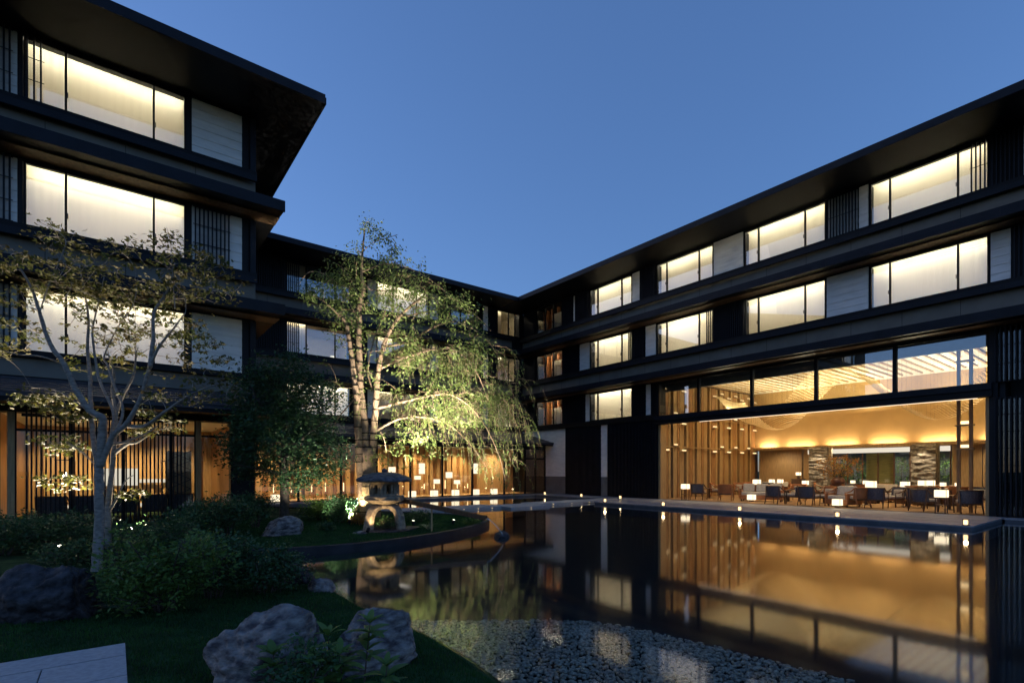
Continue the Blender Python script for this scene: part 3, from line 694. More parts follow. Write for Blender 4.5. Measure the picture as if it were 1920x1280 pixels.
    # tile pent roof over the ground floor
def pent(W, a0, a1, z_hi, z_lo, p0, p1, name='pent_roof'):
    b = MB(); q = [W.pt(a, pp, z) for a in (a0, a1) for pp, z in ((p0, z_hi - .1), (p1, z_lo - .1), (p1, z_lo), (p0, z_hi))]
    b.add(q, [(0, 1, 2, 3), (7, 6, 5, 4), (0, 4, 5, 1), (1, 5, 6, 2), (2, 6, 7, 3), (3, 7, 4, 0)]); o = b.build(name, 'tile', W.o, origin=W.pt(a0, p0, z_hi))
    n = 7
    for k in range(n):      # tile courses
        t0, t1 = k / n, (k + 1) / n
        pa, pb = p0 + (p1 - p0) * t0, p0 + (p1 - p0) * t1 + .02; za, zb = z_hi + (z_lo - z_hi) * t0, z_hi + (z_lo - z_hi) * t1
        c = MB(); q = [W.pt(a, pp, z) for a in (a0, a1) for pp, z in ((pa, za + .004), (pb, zb + .006), (pb, zb + .032), (pa, za + .01))]
        c.add(q, [(0, 1, 2, 3), (7, 6, 5, 4), (0, 4, 5, 1), (1, 5, 6, 2), (2, 6, 7, 3), (3, 7, 4, 0)]); c.build('tile_course', 'tile', o)
    W.box('eave_beam', 'metal', a0, a1, p1 - .12, p1 - .04, z_lo - .2, z_lo - .102, o)
    W.box('pent_soffit', 'soffit', a0, a1, p0, p1 - .13, z_lo - .14, z_lo - .12, o)
    return o
pent(LW, L0, 3.9, 3.98, 3.42, .0, 1.5)
# ground floor salon
LW.box('salon_head', 'wall', L0, L1, -.5, -.0, 3.1, 3.28)
LW.box('pier', 'wall', L0, -2.3, -.5, 0, 0, 3.1); LW.box('pier', 'wall', 2.85, L1, -.5, 0, 0, 3.1)
LW.box('post', 'woodl', -2.12, -1.98, -.3, .0, .1, 3.1); LW.box('post', 'woodl', 1.9, 2.04, -.3, .0, .1, 3.1)
LW.box('salon_floor', 'woodl', -2.4, 3.0, -5, 0.0, .02, .1)
LW.box('salon_ceiling', 'ceilp', -2.4, 3.0, -5, -.5, 3.1, 3.16)
LW.box('salon_back_wall', 'woodl', -2.4, 3.0, -5.1, -5, .1, 3.1)
LW.box('salon_side_wall', 'wood', -2.42, -2.3, -5, -.5, .1, 3.1); LW.box('salon_side_wall', 'wood', 2.95, 3.05, -5, -.5, .1, 3.1)
for k in range(14): LW.box('wall_batten', 'gold', -2.2 + k * .36, -2.08 + k * .36, -4.99, -4.9, .3, 2.9)
LW.box('light_shelf', 'paper', -1.6, 1.8, -4.8, -4.7, .35, .47); LW.box('bar_shelf', 'paper', .7, 1.5, -4.85, -4.75, 1.2, 1.32); LW.box('picture', 'paper', -.35, .65, -4.86, -4.83, 1.1, 1.7)  # bar shelf and picture are given emission, neither is a lamp
fr = MB(); 
for a in (-1.98, -.9, .2, 1.3, 1.9, 2.85): LW.mbox(fr, a - .03, a + .03, -.08, -.02, .1, 3.1)
LW.mbox(fr, -1.95, 2.82, -.08, -.02, 2.62, 2.68); LW.mbox(fr, -1.95, 2.82, -.08, -.02, .1, .16)
sw = fr.build('window', 'metal', LW.o, origin=(0, YL, .1))
for l, r in zip((-1.98, -.9, .2, 1.3, 1.9), (-.9, .2, 1.3, 1.9, 2.85)): LW.box('pane', 'clear', l + .032, r - .032, -.056, -.048, .16, 2.62, sw)
louvre(LW, -1.75, 1.62, .1, 3.2, p=.55, pitch=.088, wd=.034, dp=.05, m='metal', rails=False)
LW.box('screen_rail', 'metal', -1.8, 1.66, .5, .55, 2.95, 3.02)
# carved lattice panel at the right side of the salon
lat = MB(); LW.mbox(lat, 1.25, 1.88, -.9, -.88, .1, 2.2); lp = lat.build('lattice_panel', 'woodl', LW.o, origin=(1.5, YL + .9, .1))
for k in range(7):
    for sgn in (-1, 1):
        za = .2 + k * .29; b = MB(); b.bar((1.27, YL + .87, za if sgn > 0 else za + .28), (1.86, YL + .87, za + .28 if sgn > 0 else za), .02, .025); b.build('lattice_bar', 'woodd', lp)
for xq in (-1.1, 1.35): light('salon_lamp', 'POINT', (xq, YL + 1.4, 1.45), None, 110, (1, .55, .2), LW.o, shadow_soft_size=.06)
for xq in (-1.3, .2, 1.6): light('salon_downlight', 'SPOT', (xq, YL + 3.6, 3.0), (xq, YL + 4.6, 0), 270, WARM, LW.o, spot_size=rad(110), spot_blend=.8, shadow_soft_size=.1)

# ---------------------------------------------------------------- rear wing
BW = Wing('rear_wing', 'dark rear hotel wing joining the two others behind the weeping tree', 'x', YB, (13, YB, 0))
B0, B1 = 3.5, XR
roof(BW, B0, B1, o1=-2.163, zt=12.866)
for zs in ZS[1:]: belt(BW, B0, B1 - 1.06, zs)
rb = [(7.05, 10.45), (12.0, 15.4), (16.95, 19.4), (20.6, 22.55)]
for i, zs in enumerate(ZS):
    z1 = zs + WH
    head(BW, B0, B1, z1)
    BW.box('spandrel', 'wall', B0, B1, -.6, -.06, zs - 1.35, zs - .002)
    if i == 0: BW.box('sill_ledge', 'metal', B0, B1 - .3, 0, .2, zs - .3, zs - .01)
    prev = B0
    for a, b in rb: BW.box('pier', 'wall', prev, a, -.6, 0, zs, z1); prev = b
    BW.box('pier', 'wall', prev, B1, -.6, 0, zs, z1)
    for k, (a, b) in enumerate(rb):
        wl = b - a
        if k == 3: window(BW, a, b, zs, z1, (a + .5 * wl, a + .78 * wl), 'half')
        else: window(BW, a, b, zs, z1, (a + .3 * wl, b - .25 * wl), 'sheer' if (k + i) % 3 == 0 and k < 2 else 'half')
    louvre(BW, 4.2, 6.98, zs, z1, p=.1); louvre(BW, 7.1, 7.7, zs, z1, p=.1)
    louvre(BW, 10.5, 11.4, zs, z1, p=.1); siding(BW, 11.45, 11.95, zs + .002, z1 - .01)
    siding(BW, 15.45, 16.0, zs + .002, z1 - .01); louvre(BW, 16.05, 16.9, zs, z1, p=.1); siding(BW, 19.45, 19.8, zs + .002, z1 - .01); louvre(BW, 19.85, 20.55, zs, z1, p=.1)
BW.box('ridge_wall', 'wall', B0, B1, -.6, -.02, 12.74, 12.9); BW.box('back_wall', 'wall', B0, B1, -3.5, -3.4, 0, 12.6)
# gallery on the ground floor
GP = YB - YP        # projection of the gallery glazing
pent(BW, 4.0, XR + .1, 4.25, 3.42, .0, GP + .85, 'gallery_roof')
BW.box('gallery_floor', 'woodl', 3.6, XR, -1.2, GP, .02, .1)
BW.box('gallery_ceiling', 'ceilp', 3.6, XR, -1.2, GP - .1, 3.14, 3.2)
BW.box('gallery_head', 'wall', 3.6, XR, GP - .1, GP + .02, 3.0, 3.25)
gw = MB(); BW.mbox(gw, 3.6, XR, -1.3, -1.2, .1, 3.14); gwo = gw.build('gallery_back_wall', 'wood', BW.o, origin=(13, YB, .1))
r_ = random.Random(3)
a = 4.0; k = 0
while a < 19.3:
    wd = r_.choice((.12, .2, .3)); BW.box('board', 'woodl' if k % 3 else 'gold', a, a + wd, -1.2, -1.1 + r_.uniform(0, .12), .1, 3.1, gwo)
    if k % 2 == 0: BW.box('wall_uplight', 'glow', a + wd + .03, a + wd + .07, -1.05, -1.0, .45, .75 + r_.uniform(0, .3), gwo)
    a += wd + r_.uniform(.12, .3); k += 1
BW.box('wall_panel', 'woodl', 19.6, 22.0, -1.0, -.9, .1, 3.1)
fr = MB()
gm = [4.4, 7.03, 9.1, 11.0, 12.96, 14.98, 17.04, 19.44, 21.12, 22.0, 22.83]
for a in gm: BW.mbox(fr, a - .05, a + .05, GP - .08, GP, .1, 3.0)
BW.mbox(fr, 21.1, 22.8, GP - .08, GP - .002, 2.35, 2.45); BW.mbox(fr, 4.4, 22.8, GP - .08, GP - .001, .1, .16)
gwn = fr.build('window', 'metal', BW.o, origin=(13, YP, .1))
for l, r in zip(gm[:-1], gm[1:]): BW.box('pane', 'clear', l + .052, r - .052, GP - .05, GP - .042, .16, 3.0, gwn)
for xq in (6, 9, 12, 15, 18, 20.8): light('gallery_downlight', 'SPOT', (xq, YP + 2.4, 3.1), (xq, YP + 3.3, .4), 520, WARM, BW.o, spot_size=rad(110), spot_blend=.8, shadow_soft_size=.1)
#PART2
ORD = ('first', 'second', 'third', 'fourth', 'fifth', 'sixth', 'seventh', 'eighth', 'ninth', 'tenth', 'eleventh', 'twelfth', 'thirteenth', 'fourteenth', 'fifteenth', 'sixteenth', 'seventeenth', 'eighteenth')
# ================================================================== GARDEN
def leaves_np(P, A, Nn, Ln, Wd, fold=0.15, lobes=1):
    """folded diamond leaves; lobes=3 makes a palmate leaf"""
    k = len(P); Vs, Fs = [], []
    A = A / (np.linalg.norm(A, axis=1, keepdims=True) + 1e-9)
    Sd = np.cross(A, Nn); Sd /= (np.linalg.norm(Sd, axis=1, keepdims=True) + 1e-9); Nn = np.cross(Sd, A)
    off = 0
    for q in ([0.0] if lobes == 1 else [-0.95, 0.0, 0.95]):
        A2 = A * math.cos(q) + Sd * math.sin(q); S2 = np.cross(A2, Nn); f = 1.0 if q == 0 else 0.8
        L_ = (Ln * f)[:, None]; W_ = (Wd * (1 if lobes == 1 else .7))[:, None]
        V = np.stack([P, P + A2 * L_ * .45 + S2 * W_ * .5 + Nn * W_ * fold, P + A2 * L_, P + A2 * L_ * .45 - S2 * W_ * .5 + Nn * W_ * fold], 1).reshape(-1, 3)
        b = (np.arange(k) * 4)[:, None] + off
        Fs.append(np.concatenate([b + [0, 1, 2], b + [0, 2, 3]], 0)); Vs.append(V); off += 4 * k
    return np.concatenate(Vs), np.concatenate(Fs)
def unit(v): return v / (np.linalg.norm(v, axis=-1, keepdims=True) + 1e-9)
class Tree:
    def __init__(s, name, label, base, bark, leaf, seed, cat='tree', group=None):
        s.o = empty(name, base, label, cat, group); s.base = Vector(base); s.mb = MB(); s.tw = MB(); s.nodes = []; s.r = random.Random(seed); s.rg = np.random.default_rng(seed)
        s.bark, s.leaf = bark, leaf; s.LP, s.LA, s.LN, s.LL, s.LW = [], [], [], [], []
    def limb(s, pts, r0, r1, n=8, sub=5, trunk=False):
        p = catmull(pts, sub); m = len(p); rs = [r0 + (r1 - r0) * (i / (m - 1)) for i in range(m)]
        p = [q + Vector((s.r.uniform(-1, 1), s.r.uniform(-1, 1), s.r.uniform(-1, 1))) * .12 * rr for q, rr in zip(p, rs)]
        s.mb.tube(p, rs, n)
        for i, q in enumerate(p):
            if i > m * .12: s.nodes.append((q, rs[i]))
        return p
    def twig(s, a, b, r0, r1, sag=0.0, n=4, seg=5):
        mid = Vector((s.r.uniform(-1, 1), s.r.uniform(-1, 1), s.r.uniform(-.3, 1))) * (b - a).length * .12
        pts = []
        for i in range(seg + 1):
            t = i / seg; q = a.lerp(b, t) + mid * math.sin(math.pi * t); q.z -= sag * t * t; pts.append(q)
        s.tw.tube(pts, [r0 + (r1 - r0) * i / seg for i in range(seg + 1)], n, cap=False); return pts
    def fill(s, ells, n, r0=.012, maxd=9, sag=0.0):
        """reach cluster centres inside ellipsoids from the nearest wood"""
        cs = []
        tot = sum(e[2] for e in ells)
        for c, rr, wt in ells:
            for _ in range(int(n * wt / tot)):
                while True:
                    v = Vector((s.r.uniform(-1, 1), s.r.uniform(-1, 1), s.r.uniform(-1, 1)))
                    if v.length < 1: break
                cs.append(Vector(c) + Vector((v.x * rr[0], v.y * rr[1], v.z * rr[2])))
        trunk = [q for q, _ in s.nodes]
        arr = np.array([q[:] for q in trunk]); cs.sort(key=lambda c: float(np.min(np.linalg.norm(arr - np.array(c[:]), axis=1))))
        ends = []; buf = list(trunk)
        A = np.zeros((len(buf) + 4 * len(cs), 3)); A[:len(buf)] = arr; m = len(buf)
        for c in cs:
            d = np.linalg.norm(A[:m] - np.array(c[:]), axis=1) + np.maximum(0, A[:m, 2] - c.z) * .6; j = int(np.argmin(d))
            a = Vector(A[j]); L = (c - a).length
            if L > maxd: continue
            pts = s.twig(a, c, min(r0, .004 + L * .012), .003, sag * L)
            for q in (pts[2], pts[4], pts[5]):
                A[m] = q[:]; m += 1
            ends.append((pts[-1], (pts[-1] - pts[-3]).normalized(), pts))
        return ends
    def spray(s, ends, per, spread, Ln, Wd, flat=.5, droop=.0, along=True):
        g = s.rg
        for e, d, pts in ends:
            k = max(1, int(per * g.uniform(.6, 1.4)))
            P = np.array(e[:]) + g.normal(0, 1, (k, 3)) * spread * np.array([1, 1, flat])
            if along:
                t = g.integers(2, len(pts), k); P = np.array([pts[i][:] for i in t]) * .35 + P * .65
            A = g.normal(0, 1, (k, 3)) * .6 + np.array(d[:]); A[:, 2] = A[:, 2] * .5 - droop
            N_ = g.normal(0, 1, (k, 3)) * .5; N_[:, 2] += 1
            s.LP.append(P); s.LA.append(A); s.LN.append(N_); s.LL.append(g.uniform(.7, 1.25, k) * Ln); s.LW.append(g.uniform(.8, 1.2, k) * Wd)
    def finish(s, lobes=1, fold=.15):
        s.mb.build('trunk', s.bark, s.o, smooth=True)
        if s.tw.v: tag(s.tw.build('twigs', s.bark, s.o, smooth=True), kind='stuff')
        P = np.concatenate(s.LP); V, F = leaves_np(P, np.concatenate(s.LA), np.concatenate(s.LN), np.concatenate(s.LL), np.concatenate(s.LW), fold, lobes)
        return tag(np_mesh('crown', V, F, s.leaf, s.o, s.base), kind='stuff')

# ---------------------------------------------------------------- maple
mbx = onz(180, 1068, .22); mbx.z = gz(mbx.x, mbx.y)
T = Tree('maple_tree', 'slender grey maple with forked pale trunk and thin olive leaves before the left wing', mbx, 'bark', 'maple', 11)
D0 = mbx.x * FW[0] + mbx.y * FW[1]
def zp(pts, d0=0.0, d1=0.0):
    n = len(pts) - 1
    return [at(x / 2.56, 500 + y / 2.56, D0 + d0 + (d1 - d0) * i / n) for i, (x, y) in enumerate(pts)]
base = zp([(470, 1460), (470, 1380), (474, 1280), (476, 1080), (472, 945)])
base[0] = Vector((mbx.x, mbx.y, mbx.z - .1))
T.limb(base, .068, .056, 12)
T.limb(zp([(472, 960), (445, 800), (436, 650), (430, 500), (420, 380), (425, 250), (405, 120), (380, -10)], 0, .5), 0.0367, 0.0067)
T.limb(zp([(478, 960), (490, 800), (490, 725), (430, 690), (360, 580), (310, 470), (240, 370), (190, 220), (150, 100), (80, -20)], 0, -.5), .06, .010)
T.limb(zp([(480, 960), (540, 815), (600, 760), (670, 640), (720, 480), (760, 390), (830, 300), (890, 220)], 0, -.3), 0.0427, 0.0067)
T.limb(zp([(530, 830), (545, 700), (480, 550), (452, 400), (445, 300), (470, 180), (500, 50)], 0, .3), 0.0249, 0.0050)
T.limb(zp([(560, 790), (590, 690), (545, 560), (515, 470), (500, 430), (560, 300), (640, 180), (660, 60)], -.05, .7), 0.0207, 0.0045)
T.limb(zp([(720, 480), (735, 350), (740, 220), (800, 120), (840, -20)], -.2, .2), .03, .008)
T.limb(zp([(600, 760), (690, 765), (800, 690), (920, 610), (1050, 560)], 0, -.5), .03, .006)
T.limb(zp([(450, 940), (370, 870), (300, 840), (220, 870)], 0, -.3), 0.0130, 0.0034)
T.limb(zp([(435, 700), (350, 640), (260, 590), (150, 580)], 0, .3), 0.0130, 0.0034)
T.limb(zp([(310, 470), (200, 430), (90, 420), (0, 400)], -.2, -.6), 0.0107, 0.0034)
T.limb(zp([(190, 220), (230, 100), (290, -40), (310, -140), (180, -220)], -.4, -.3), 0.0083, 0.0028)
T.limb(zp([(840, 200), (830, 60), (820, -100), (800, -190)], -.1, .2), 0.0077, 0.0022)
T.limb(zp([(470, 940), (515, 860), (600, 840), (700, 800), (760, 760)], .1, .5), .03, .006)
def E_(zx, zy, rx, ry, wt, dd=0): c = at(zx / 2.56, 500 + zy / 2.56, D0 + dd); k = D0 / FPX / 2.56; return (c, (rx * k, rx * k, ry * k), wt)
ends = T.fill([E_(180, 80, 300, 150, 2.2), E_(620, 40, 420, 130, 2.4), E_(950, 60, 200, 130, 1.2), E_(560, 250, 400, 150, .9), E_(960, 380, 160, 120, .9), E_(220, 640, 150, 60, .8), E_(300, 860, 110, 60, .6), E_(330, 720, 120, 50, .5),
               E_(60, 330, 130, 130, .7), E_(850, 620, 260, 110, .7), E_(300, -120, 130, 100, .35), E_(820, -80, 60, 150, .25), E_(1060, 560, 130, 90, .4)], 480, .006)
T.spray(ends, 11, .11, .052, .036, .35, .15)
T.finish(3)
# second, smaller maple stem behind it, lit from below
b2 = at(204, 1002, D0 + .9); b2.z = gz(b2.x, b2.y)
T = Tree('maple_tree', 'second slim maple stem lit warm from below just behind the grey maple trunk', b2, 'bark', 'maple', 12)
T.limb([Vector((b2.x, b2.y, b2.z - .1))] + [at(x / 2.56, 500 + y / 2.56, D0 + .9) for x, y in ((518, 1200), (530, 1050), (545, 900), (555, 780), (562, 690), (600, 600), (640, 520), (655, 400))], .048, .012, 10)
T.limb([at(x / 2.56, 500 + y / 2.56, D0 + .9) for x, y in ((545, 900), (610, 850), (660, 840), (740, 790), (820, 770))], .03, .006)
T.limb([at(x / 2.56, 500 + y / 2.56, D0 + .9) for x, y in ((520, 1180), (560, 1110), (600, 1030), (640, 1000))], .022, .006)
T.limb([at(x / 2.56, 500 + y / 2.56, D0 + .9) for x, y in ((562, 700), (540, 600), (545, 500), (520, 420))], .03, .01)
ends = T.fill([E_(640, 250, 300, 180, 2, .9), E_(760, 760, 130, 80, .7, .9), E_(640, 1090, 80, 40, .4, .9), E_(300, 1030, 110, 50, .5, .6), E_(500, 430, 200, 120, .8, .9)], 130, .009)
T.spray(ends, 12, .09, .06, .044, .35, .15)
T.finish(3)

# ---------------------------------------------------------------- weeping cherry
DC = 15.4
cb = at(690, 950, DC); cb.z = gz(cb.x, cb.y)
T = Tree('weeping_tree', 'floodlit weeping tree with straw wrapped trunks and trailing branches behind the stone lantern', cb, 'barkc', 'cherry', 21)
def cp(pts, d0=0.0, d1=0.0):
    n = len(pts) - 1; return [at(x, y, DC + d0 + (d1 - d0) * i / n) for i, (x, y) in enumerate(pts)]
st1 = [Vector((cb.x - .15, cb.y, cb.z - .1))] + cp([(676, 880), (671, 800), (668, 740), (662, 690), (655, 640), (648, 605), (637, 590)], -.1, -.3)
st2 = [Vector((cb.x, cb.y - .1, cb.z - .1))] + cp([(688, 880), (683, 800), (676, 740), (674, 690), (673, 620), (675, 565), (682, 545), (678, 515), (680, 470), (684, 430)], 0, .2)
st3 = [Vector((cb.x + .15, cb.y, cb.z - .1))] + cp([(698, 880), (702, 800), (706, 740), (710, 690), (722, 640), (748, 595), (790, 558)], .1, -.3)
T.limb(st1, .13, .035, 10); T.limb(st2, .15, .018, 10); T.limb(st3, .13, .03, 10)
T.limb([Vector((cb.x + .05, cb.y + .1, cb.z - .2)), Vector((cb.x + .05, cb.y + .05, cb.z + .5)), at(688, 840, DC)], .3, .2, 12)
for pts, r, dd in (([(706, 765), (760, 752), (830, 738), (870, 752), (905, 790), (935, 850), (948, 900)], .085, -.9), ([(700, 810), (760, 782), (830, 790), (880, 830), (915, 880)], .07, .8), ([(722, 650), (770, 640), (800, 620), (850, 603), (900, 625), (935, 670), (955, 730)], .07, .4),
                   ([(715, 690), (760, 670), (815, 655), (860, 660), (895, 700), (915, 750)], .065, -.6), ([(748, 595), (800, 585), (850, 575), (890, 590), (920, 620)], .05, .8), ([(668, 745), (645, 770), (628, 795), (622, 830)], .04, -.3),
                   ([(650, 610), (625, 580), (600, 560), (575, 550)], .04, -.4), ([(672, 600), (640, 540), (610, 515), (580, 510), (562, 530)], .035, .3), ([(680, 510), (720, 495), (760, 500), (800, 520), (840, 550)], .03, -.3), ([(678, 540), (730, 545), (760, 530)], .03, .3), ([(682, 470), (700, 455), (730, 445), (745, 440)], .014, 0),
                   ([(675, 560), (655, 520), (640, 500)], .03, .1), ([(684, 440), (680, 425), (690, 415)], .01, 0), ([(706, 740), (690, 700), (700, 640), (720, 590), (735, 540)], .045, .5), ([(850, 740), (900, 735), (945, 750), (970, 800)], .03, .4)):
    T.limb(cp(pts, 0, dd), r * .62, .009, 7)
k_ = DC / FPX
def EC(px, py, rx, ry, wt, dd=0): return (at(px, py, DC + dd), (rx * k_, rx * k_ * .9, ry * k_), wt)
ends = T.fill([EC(700, 600, 110, 70, 2.2), EC(640, 560, 70, 45, 1.2), EC(780, 560, 80, 40, 1.4), EC(702, 460, 58, 42, .9), EC(665, 520, 70, 40, .9), EC(750, 510, 60, 35, .7), EC(850, 590, 70, 40, 1.2), EC(690, 720, 90, 80, 1.0), EC(820, 680, 100, 50, 1.8), EC(860, 760, 90, 45, 1.8), EC(760, 830, 80, 50, 1.0), EC(890, 660, 45, 45, .8), EC(600, 540, 45, 30, .6), EC(930, 760, 40, 50, .6)], 740, .012)
T.spray(ends, 19, .18, .095, .045, .8, .8)
# trailing strands
g = T.rg; sn = [q for q, r in T.nodes if True]
cand = [(e, pts) for e, d, pts in ends]
strands = 0
for q, r in T.nodes:
    px_side = (q - cb).dot(Vector((RT[0], RT[1], 0)))
    if px_side < .9 or r > .05 or q.z > 5.6: continue
    for _ in range(5 if px_side < 2.6 else 3):
        L = T.r.uniform(.5, 1.5); a = q + Vector((T.r.uniform(-.35, .35), T.r.uniform(-.35, .35), T.r.uniform(-.05, .12)))
        k2 = T.r.uniform(.0, .75); dx, dy = k2 * RT[0] + T.r.uniform(-.3, .3), k2 * RT[1] + T.r.uniform(-.3, .3)
        pts = [a + Vector((dx * math.sqrt(t) * L, dy * math.sqrt(t) * L, -L * t * t * .9)) for t in (0, .2, .4, .6, .8, 1.0)]
        if pts[-1].z < .7: continue
        T.tw.tube(pts, [.006, .005, .004, .0035, .003, .002], 3, cap=False)
        k = int(L * 15); t = g.uniform(.15, 1, k); P = np.array([[*(a + Vector((dx * math.sqrt(u) * L, dy * math.sqrt(u) * L, -L * u * u * .9)))] for u in t]) + g.normal(0, .02, (k, 3))
        A = g.normal(0, .5, (k, 3)); A[:, 2] -= 1.0; N_ = g.normal(0, 1, (k, 3)); N_[:, 2] += .3
        T.LP.append(P); T.LA.append(A); T.LN.append(N_); T.LL.append(g.uniform(.06, .11, k)); T.LW.append(g.uniform(.025, .04, k)); strands += 1
T.finish(1)
cherry = T.o
# straw wrap sleeves and rope rings round the trunks
def ring(c, d, R, r, name, m, par):
    u = d.orthogonal().normalized(); v = d.cross(u); pts = [c + (u * math.cos(t) + v * math.sin(t)) * R for t in [2 * math.pi * i / 14 for i in range(15)]]
    MB().tube(pts, r, 5, cap=False).build(name, m, par, smooth=True)
slv = MB().lathe([(.34, 0), (.325, .5), (.30, 1.0), (.26, 1.35)], 18, (cb.x + .05, cb.y + .02, cb.z - .05)).build('straw_sleeve', 'straw', cherry, smooth=True)
for z in (.18, .55, .92, 1.25): ring(Vector((cb.x + .05, cb.y + .02, cb.z + z)), Vector((0, 0, 1)), .34 - z * .045, .014, 'rope_ring', 'rope', cherry)
for st, r0, r1 in ((st1, .13, .035), (st2, .15, .018), (st3, .13, .03)):
    p = catmull(st, 6); acc = 0
    for i in range(1, len(p) - 1):
        acc += (p[i] - p[i - 1]).length; f = i / (len(p) - 1)
        if acc > .2 and p[i].z > 1.7 and p[i].z < 6.6:
            acc = 0; ring(p[i], (p[i + 1] - p[i - 1]).normalized(), r0 + (r1 - r0) * f + .008, .014, 'rope_ring', 'rope', cherry)

# ---------------------------------------------------------------- dark evergreen
DE = 13.6
eb = at(533, 975, DE); eb.z = gz(eb.x, eb.y)
T = Tree('evergreen_tree', 'dense dark green evergreen tree between the left wing and the weeping tree', eb, 'barkd', 'ever', 31)
ep = lambda pts, d0=0., d1=0.: [at(x, y, DE + d0 + (d1 - d0) * i / (len(pts) - 1)) for i, (x, y) in enumerate(pts)]
T.limb([Vector((eb.x, eb.y, eb.z - .1))] + ep([(533, 940), (534, 880), (531, 800), (528, 740), (535, 690)]), .14, .03, 10)
for pts, dd in (([(533, 880), (500, 840), (460, 800)], .5), ([(533, 860), (570, 820), (610, 790)], -.5), ([(531, 800), (490, 760), (470, 720)], -.6), ([(530, 770), (565, 730), (590, 700)], .6), ([(533, 900), (560, 870), (600, 860)], .7), ([(533, 890), (490, 880), (440, 870)], -.7)): T.limb(ep(pts, 0, dd), .05, .012, 6)
ke = DE / FPX
def EE(px, py, rx, ry, wt, dd=0): return (at(px, py, DE + dd), (rx * ke, rx * ke, ry * ke), wt)
ends = T.fill([EE(530, 715, 70, 50, 1.2), EE(490, 765, 62, 55, 1.2), EE(575, 765, 62, 60, 1.2), EE(530, 830, 95, 60, 1.6), EE(470, 850, 55, 50, .8), EE(605, 850, 45, 50, .8), EE(545, 890, 60, 30, .5)], 620, .012)
T.spray(ends, 40, .26, .095, .048, .75, .1)
T.finish(1)

# ---------------------------------------------------------------- shrubs
SHG = 'shrubs in the dark garden beds'
def shrub(px, py, dep, rx, rz, n, ln, wd, leaf, label, seed, stems=9, ry=None, name='shrub', zb=None):
    c = at(px, py, dep); c.z = gz(c.x, c.y) if zb is None else zb
    T = Tree(name, label, c, 'barkd', leaf, seed, 'shrub')
    for i in range(stems):
        a = 6.283 * i / stems + T.r.uniform(-.3, .3); f = T.r.uniform(.3, .8)
        tip = c + Vector((math.cos(a) * rx * f, math.sin(a) * (ry or rx) * f, rz * T.r.uniform(.55, .95)))
        T.limb([c + Vector((math.cos(a) * .06, math.sin(a) * .06, -.05)), c.lerp(tip, .5) + Vector((0, 0, rz * .1)), tip], .012, .004, 5, 3)
    ells = []
    for i in range(7):
        a = T.r.uniform(0, 6.28); f = T.r.uniform(.2, .6)
        ells.append((c + Vector((math.cos(a) * rx * f, math.sin(a) * (ry or rx) * f, rz * T.r.uniform(.4, .68))), (rx * .55, (ry or rx) * .55, rz * .38), 1))
    ends = T.fill(ells, n, .006)
    T.spray(ends, 16, ln * 1.6, ln, wd, .7, -.15)
    T.finish(1); return T.o
shrub(310, 1190, 5.3, .62, .82, 300, .055, .028, 'shruby', 'bright green bushy shrub spilling over the end of the granite path', 41, 12)
shrub(400, 1150, 5.9, .6, .75, 240, .05, .026, 'shrub', 'dark green shrub between the path shrub and the pond bank', 42, 10)
shrub(500, 1120, 6.2, .62, .55, 230, .05, .03, 'shrub', 'low dark shrub on the near bank above the shore boulders', 43, 10)
shrub(300, 1060, 8.6, .9, .7, 260, .07, .03, 'shrub', 'spreading dark shrub at the right foot of the maple', 44, 10)
shrub(95, 1045, 9.4, 1.0, .62, 260, .07, .03, 'shrub', 'wide dark shrub at the left foot of the maple', 45, 10)
shrub(5, 1060, 8.6, .8, .6, 180, .07, .03, 'shrub', 'dark shrub left of the ground uplight by the salon', 46, 8)
shrub(420, 1000, 11.2, .85, .95, 300, .075, .035, 'shrub', 'rounded dark evergreen shrub in front of the lattice salon corner', 47, 10)
shrub(480, 985, 12.6, .6, .8, 200, .07, .035, 'shrub', 'upright dark shrub left of the pale flat boulder', 48, 8)
shrub(345, 1010, 10.4, .75, .6, 200, .075, .035, 'shrub', 'low dark shrub between the maple and the rounded evergreen shrub', 49, 8)
shrub(640, 985, 13.6, .55, .75, 230, .07, .035, 'shrub', 'floodlit leafy shrub just left of the stone lantern', 50, 9)
shrub(600, 975, 14.4, .5, .6, 170, .07, .035, 'shruby', 'bright lit shrub behind the pale flat boulder', 51, 8)
shrub(672, 975, 13.4, .22, .28, 60, .05, .025, 'autumn', 'small yellowish shrub at the foot of the lantern', 52, 6)
shrub(785, 962, 14.4, .5, .32, 130, .05, .025, 'shrub', 'low shrub right of the lantern under the wooden spout', 53, 7)
shrub(885, 981, 14.4, .26, .16, 90, .045, .02, 'shruby', 'small bright plant by the uplight at the peninsula tip', 54, 6)
shrub(722, 1000, 12.6, .24, .34, 80, .05, .022, 'shrub', 'small fern like shrub growing before the lantern legs', 55, 7)
shrub(610, 1000, 12.2, .2, .16, 50, .06, .03, 'shrub', 'small low plant on the lawn right of the pale flat boulder', 56, 5)
shrub(150, 1090, 7.9, .7, .3, 150, .06, .03, 'shrub', 'low ground shrub behind the black boulder', 57, 8)
shrub(560, 1290, 3.0, .26, .42, 90, .042, .022, 'shrub', 'small dark shrub growing in front of the grey boulder', 58, 7)
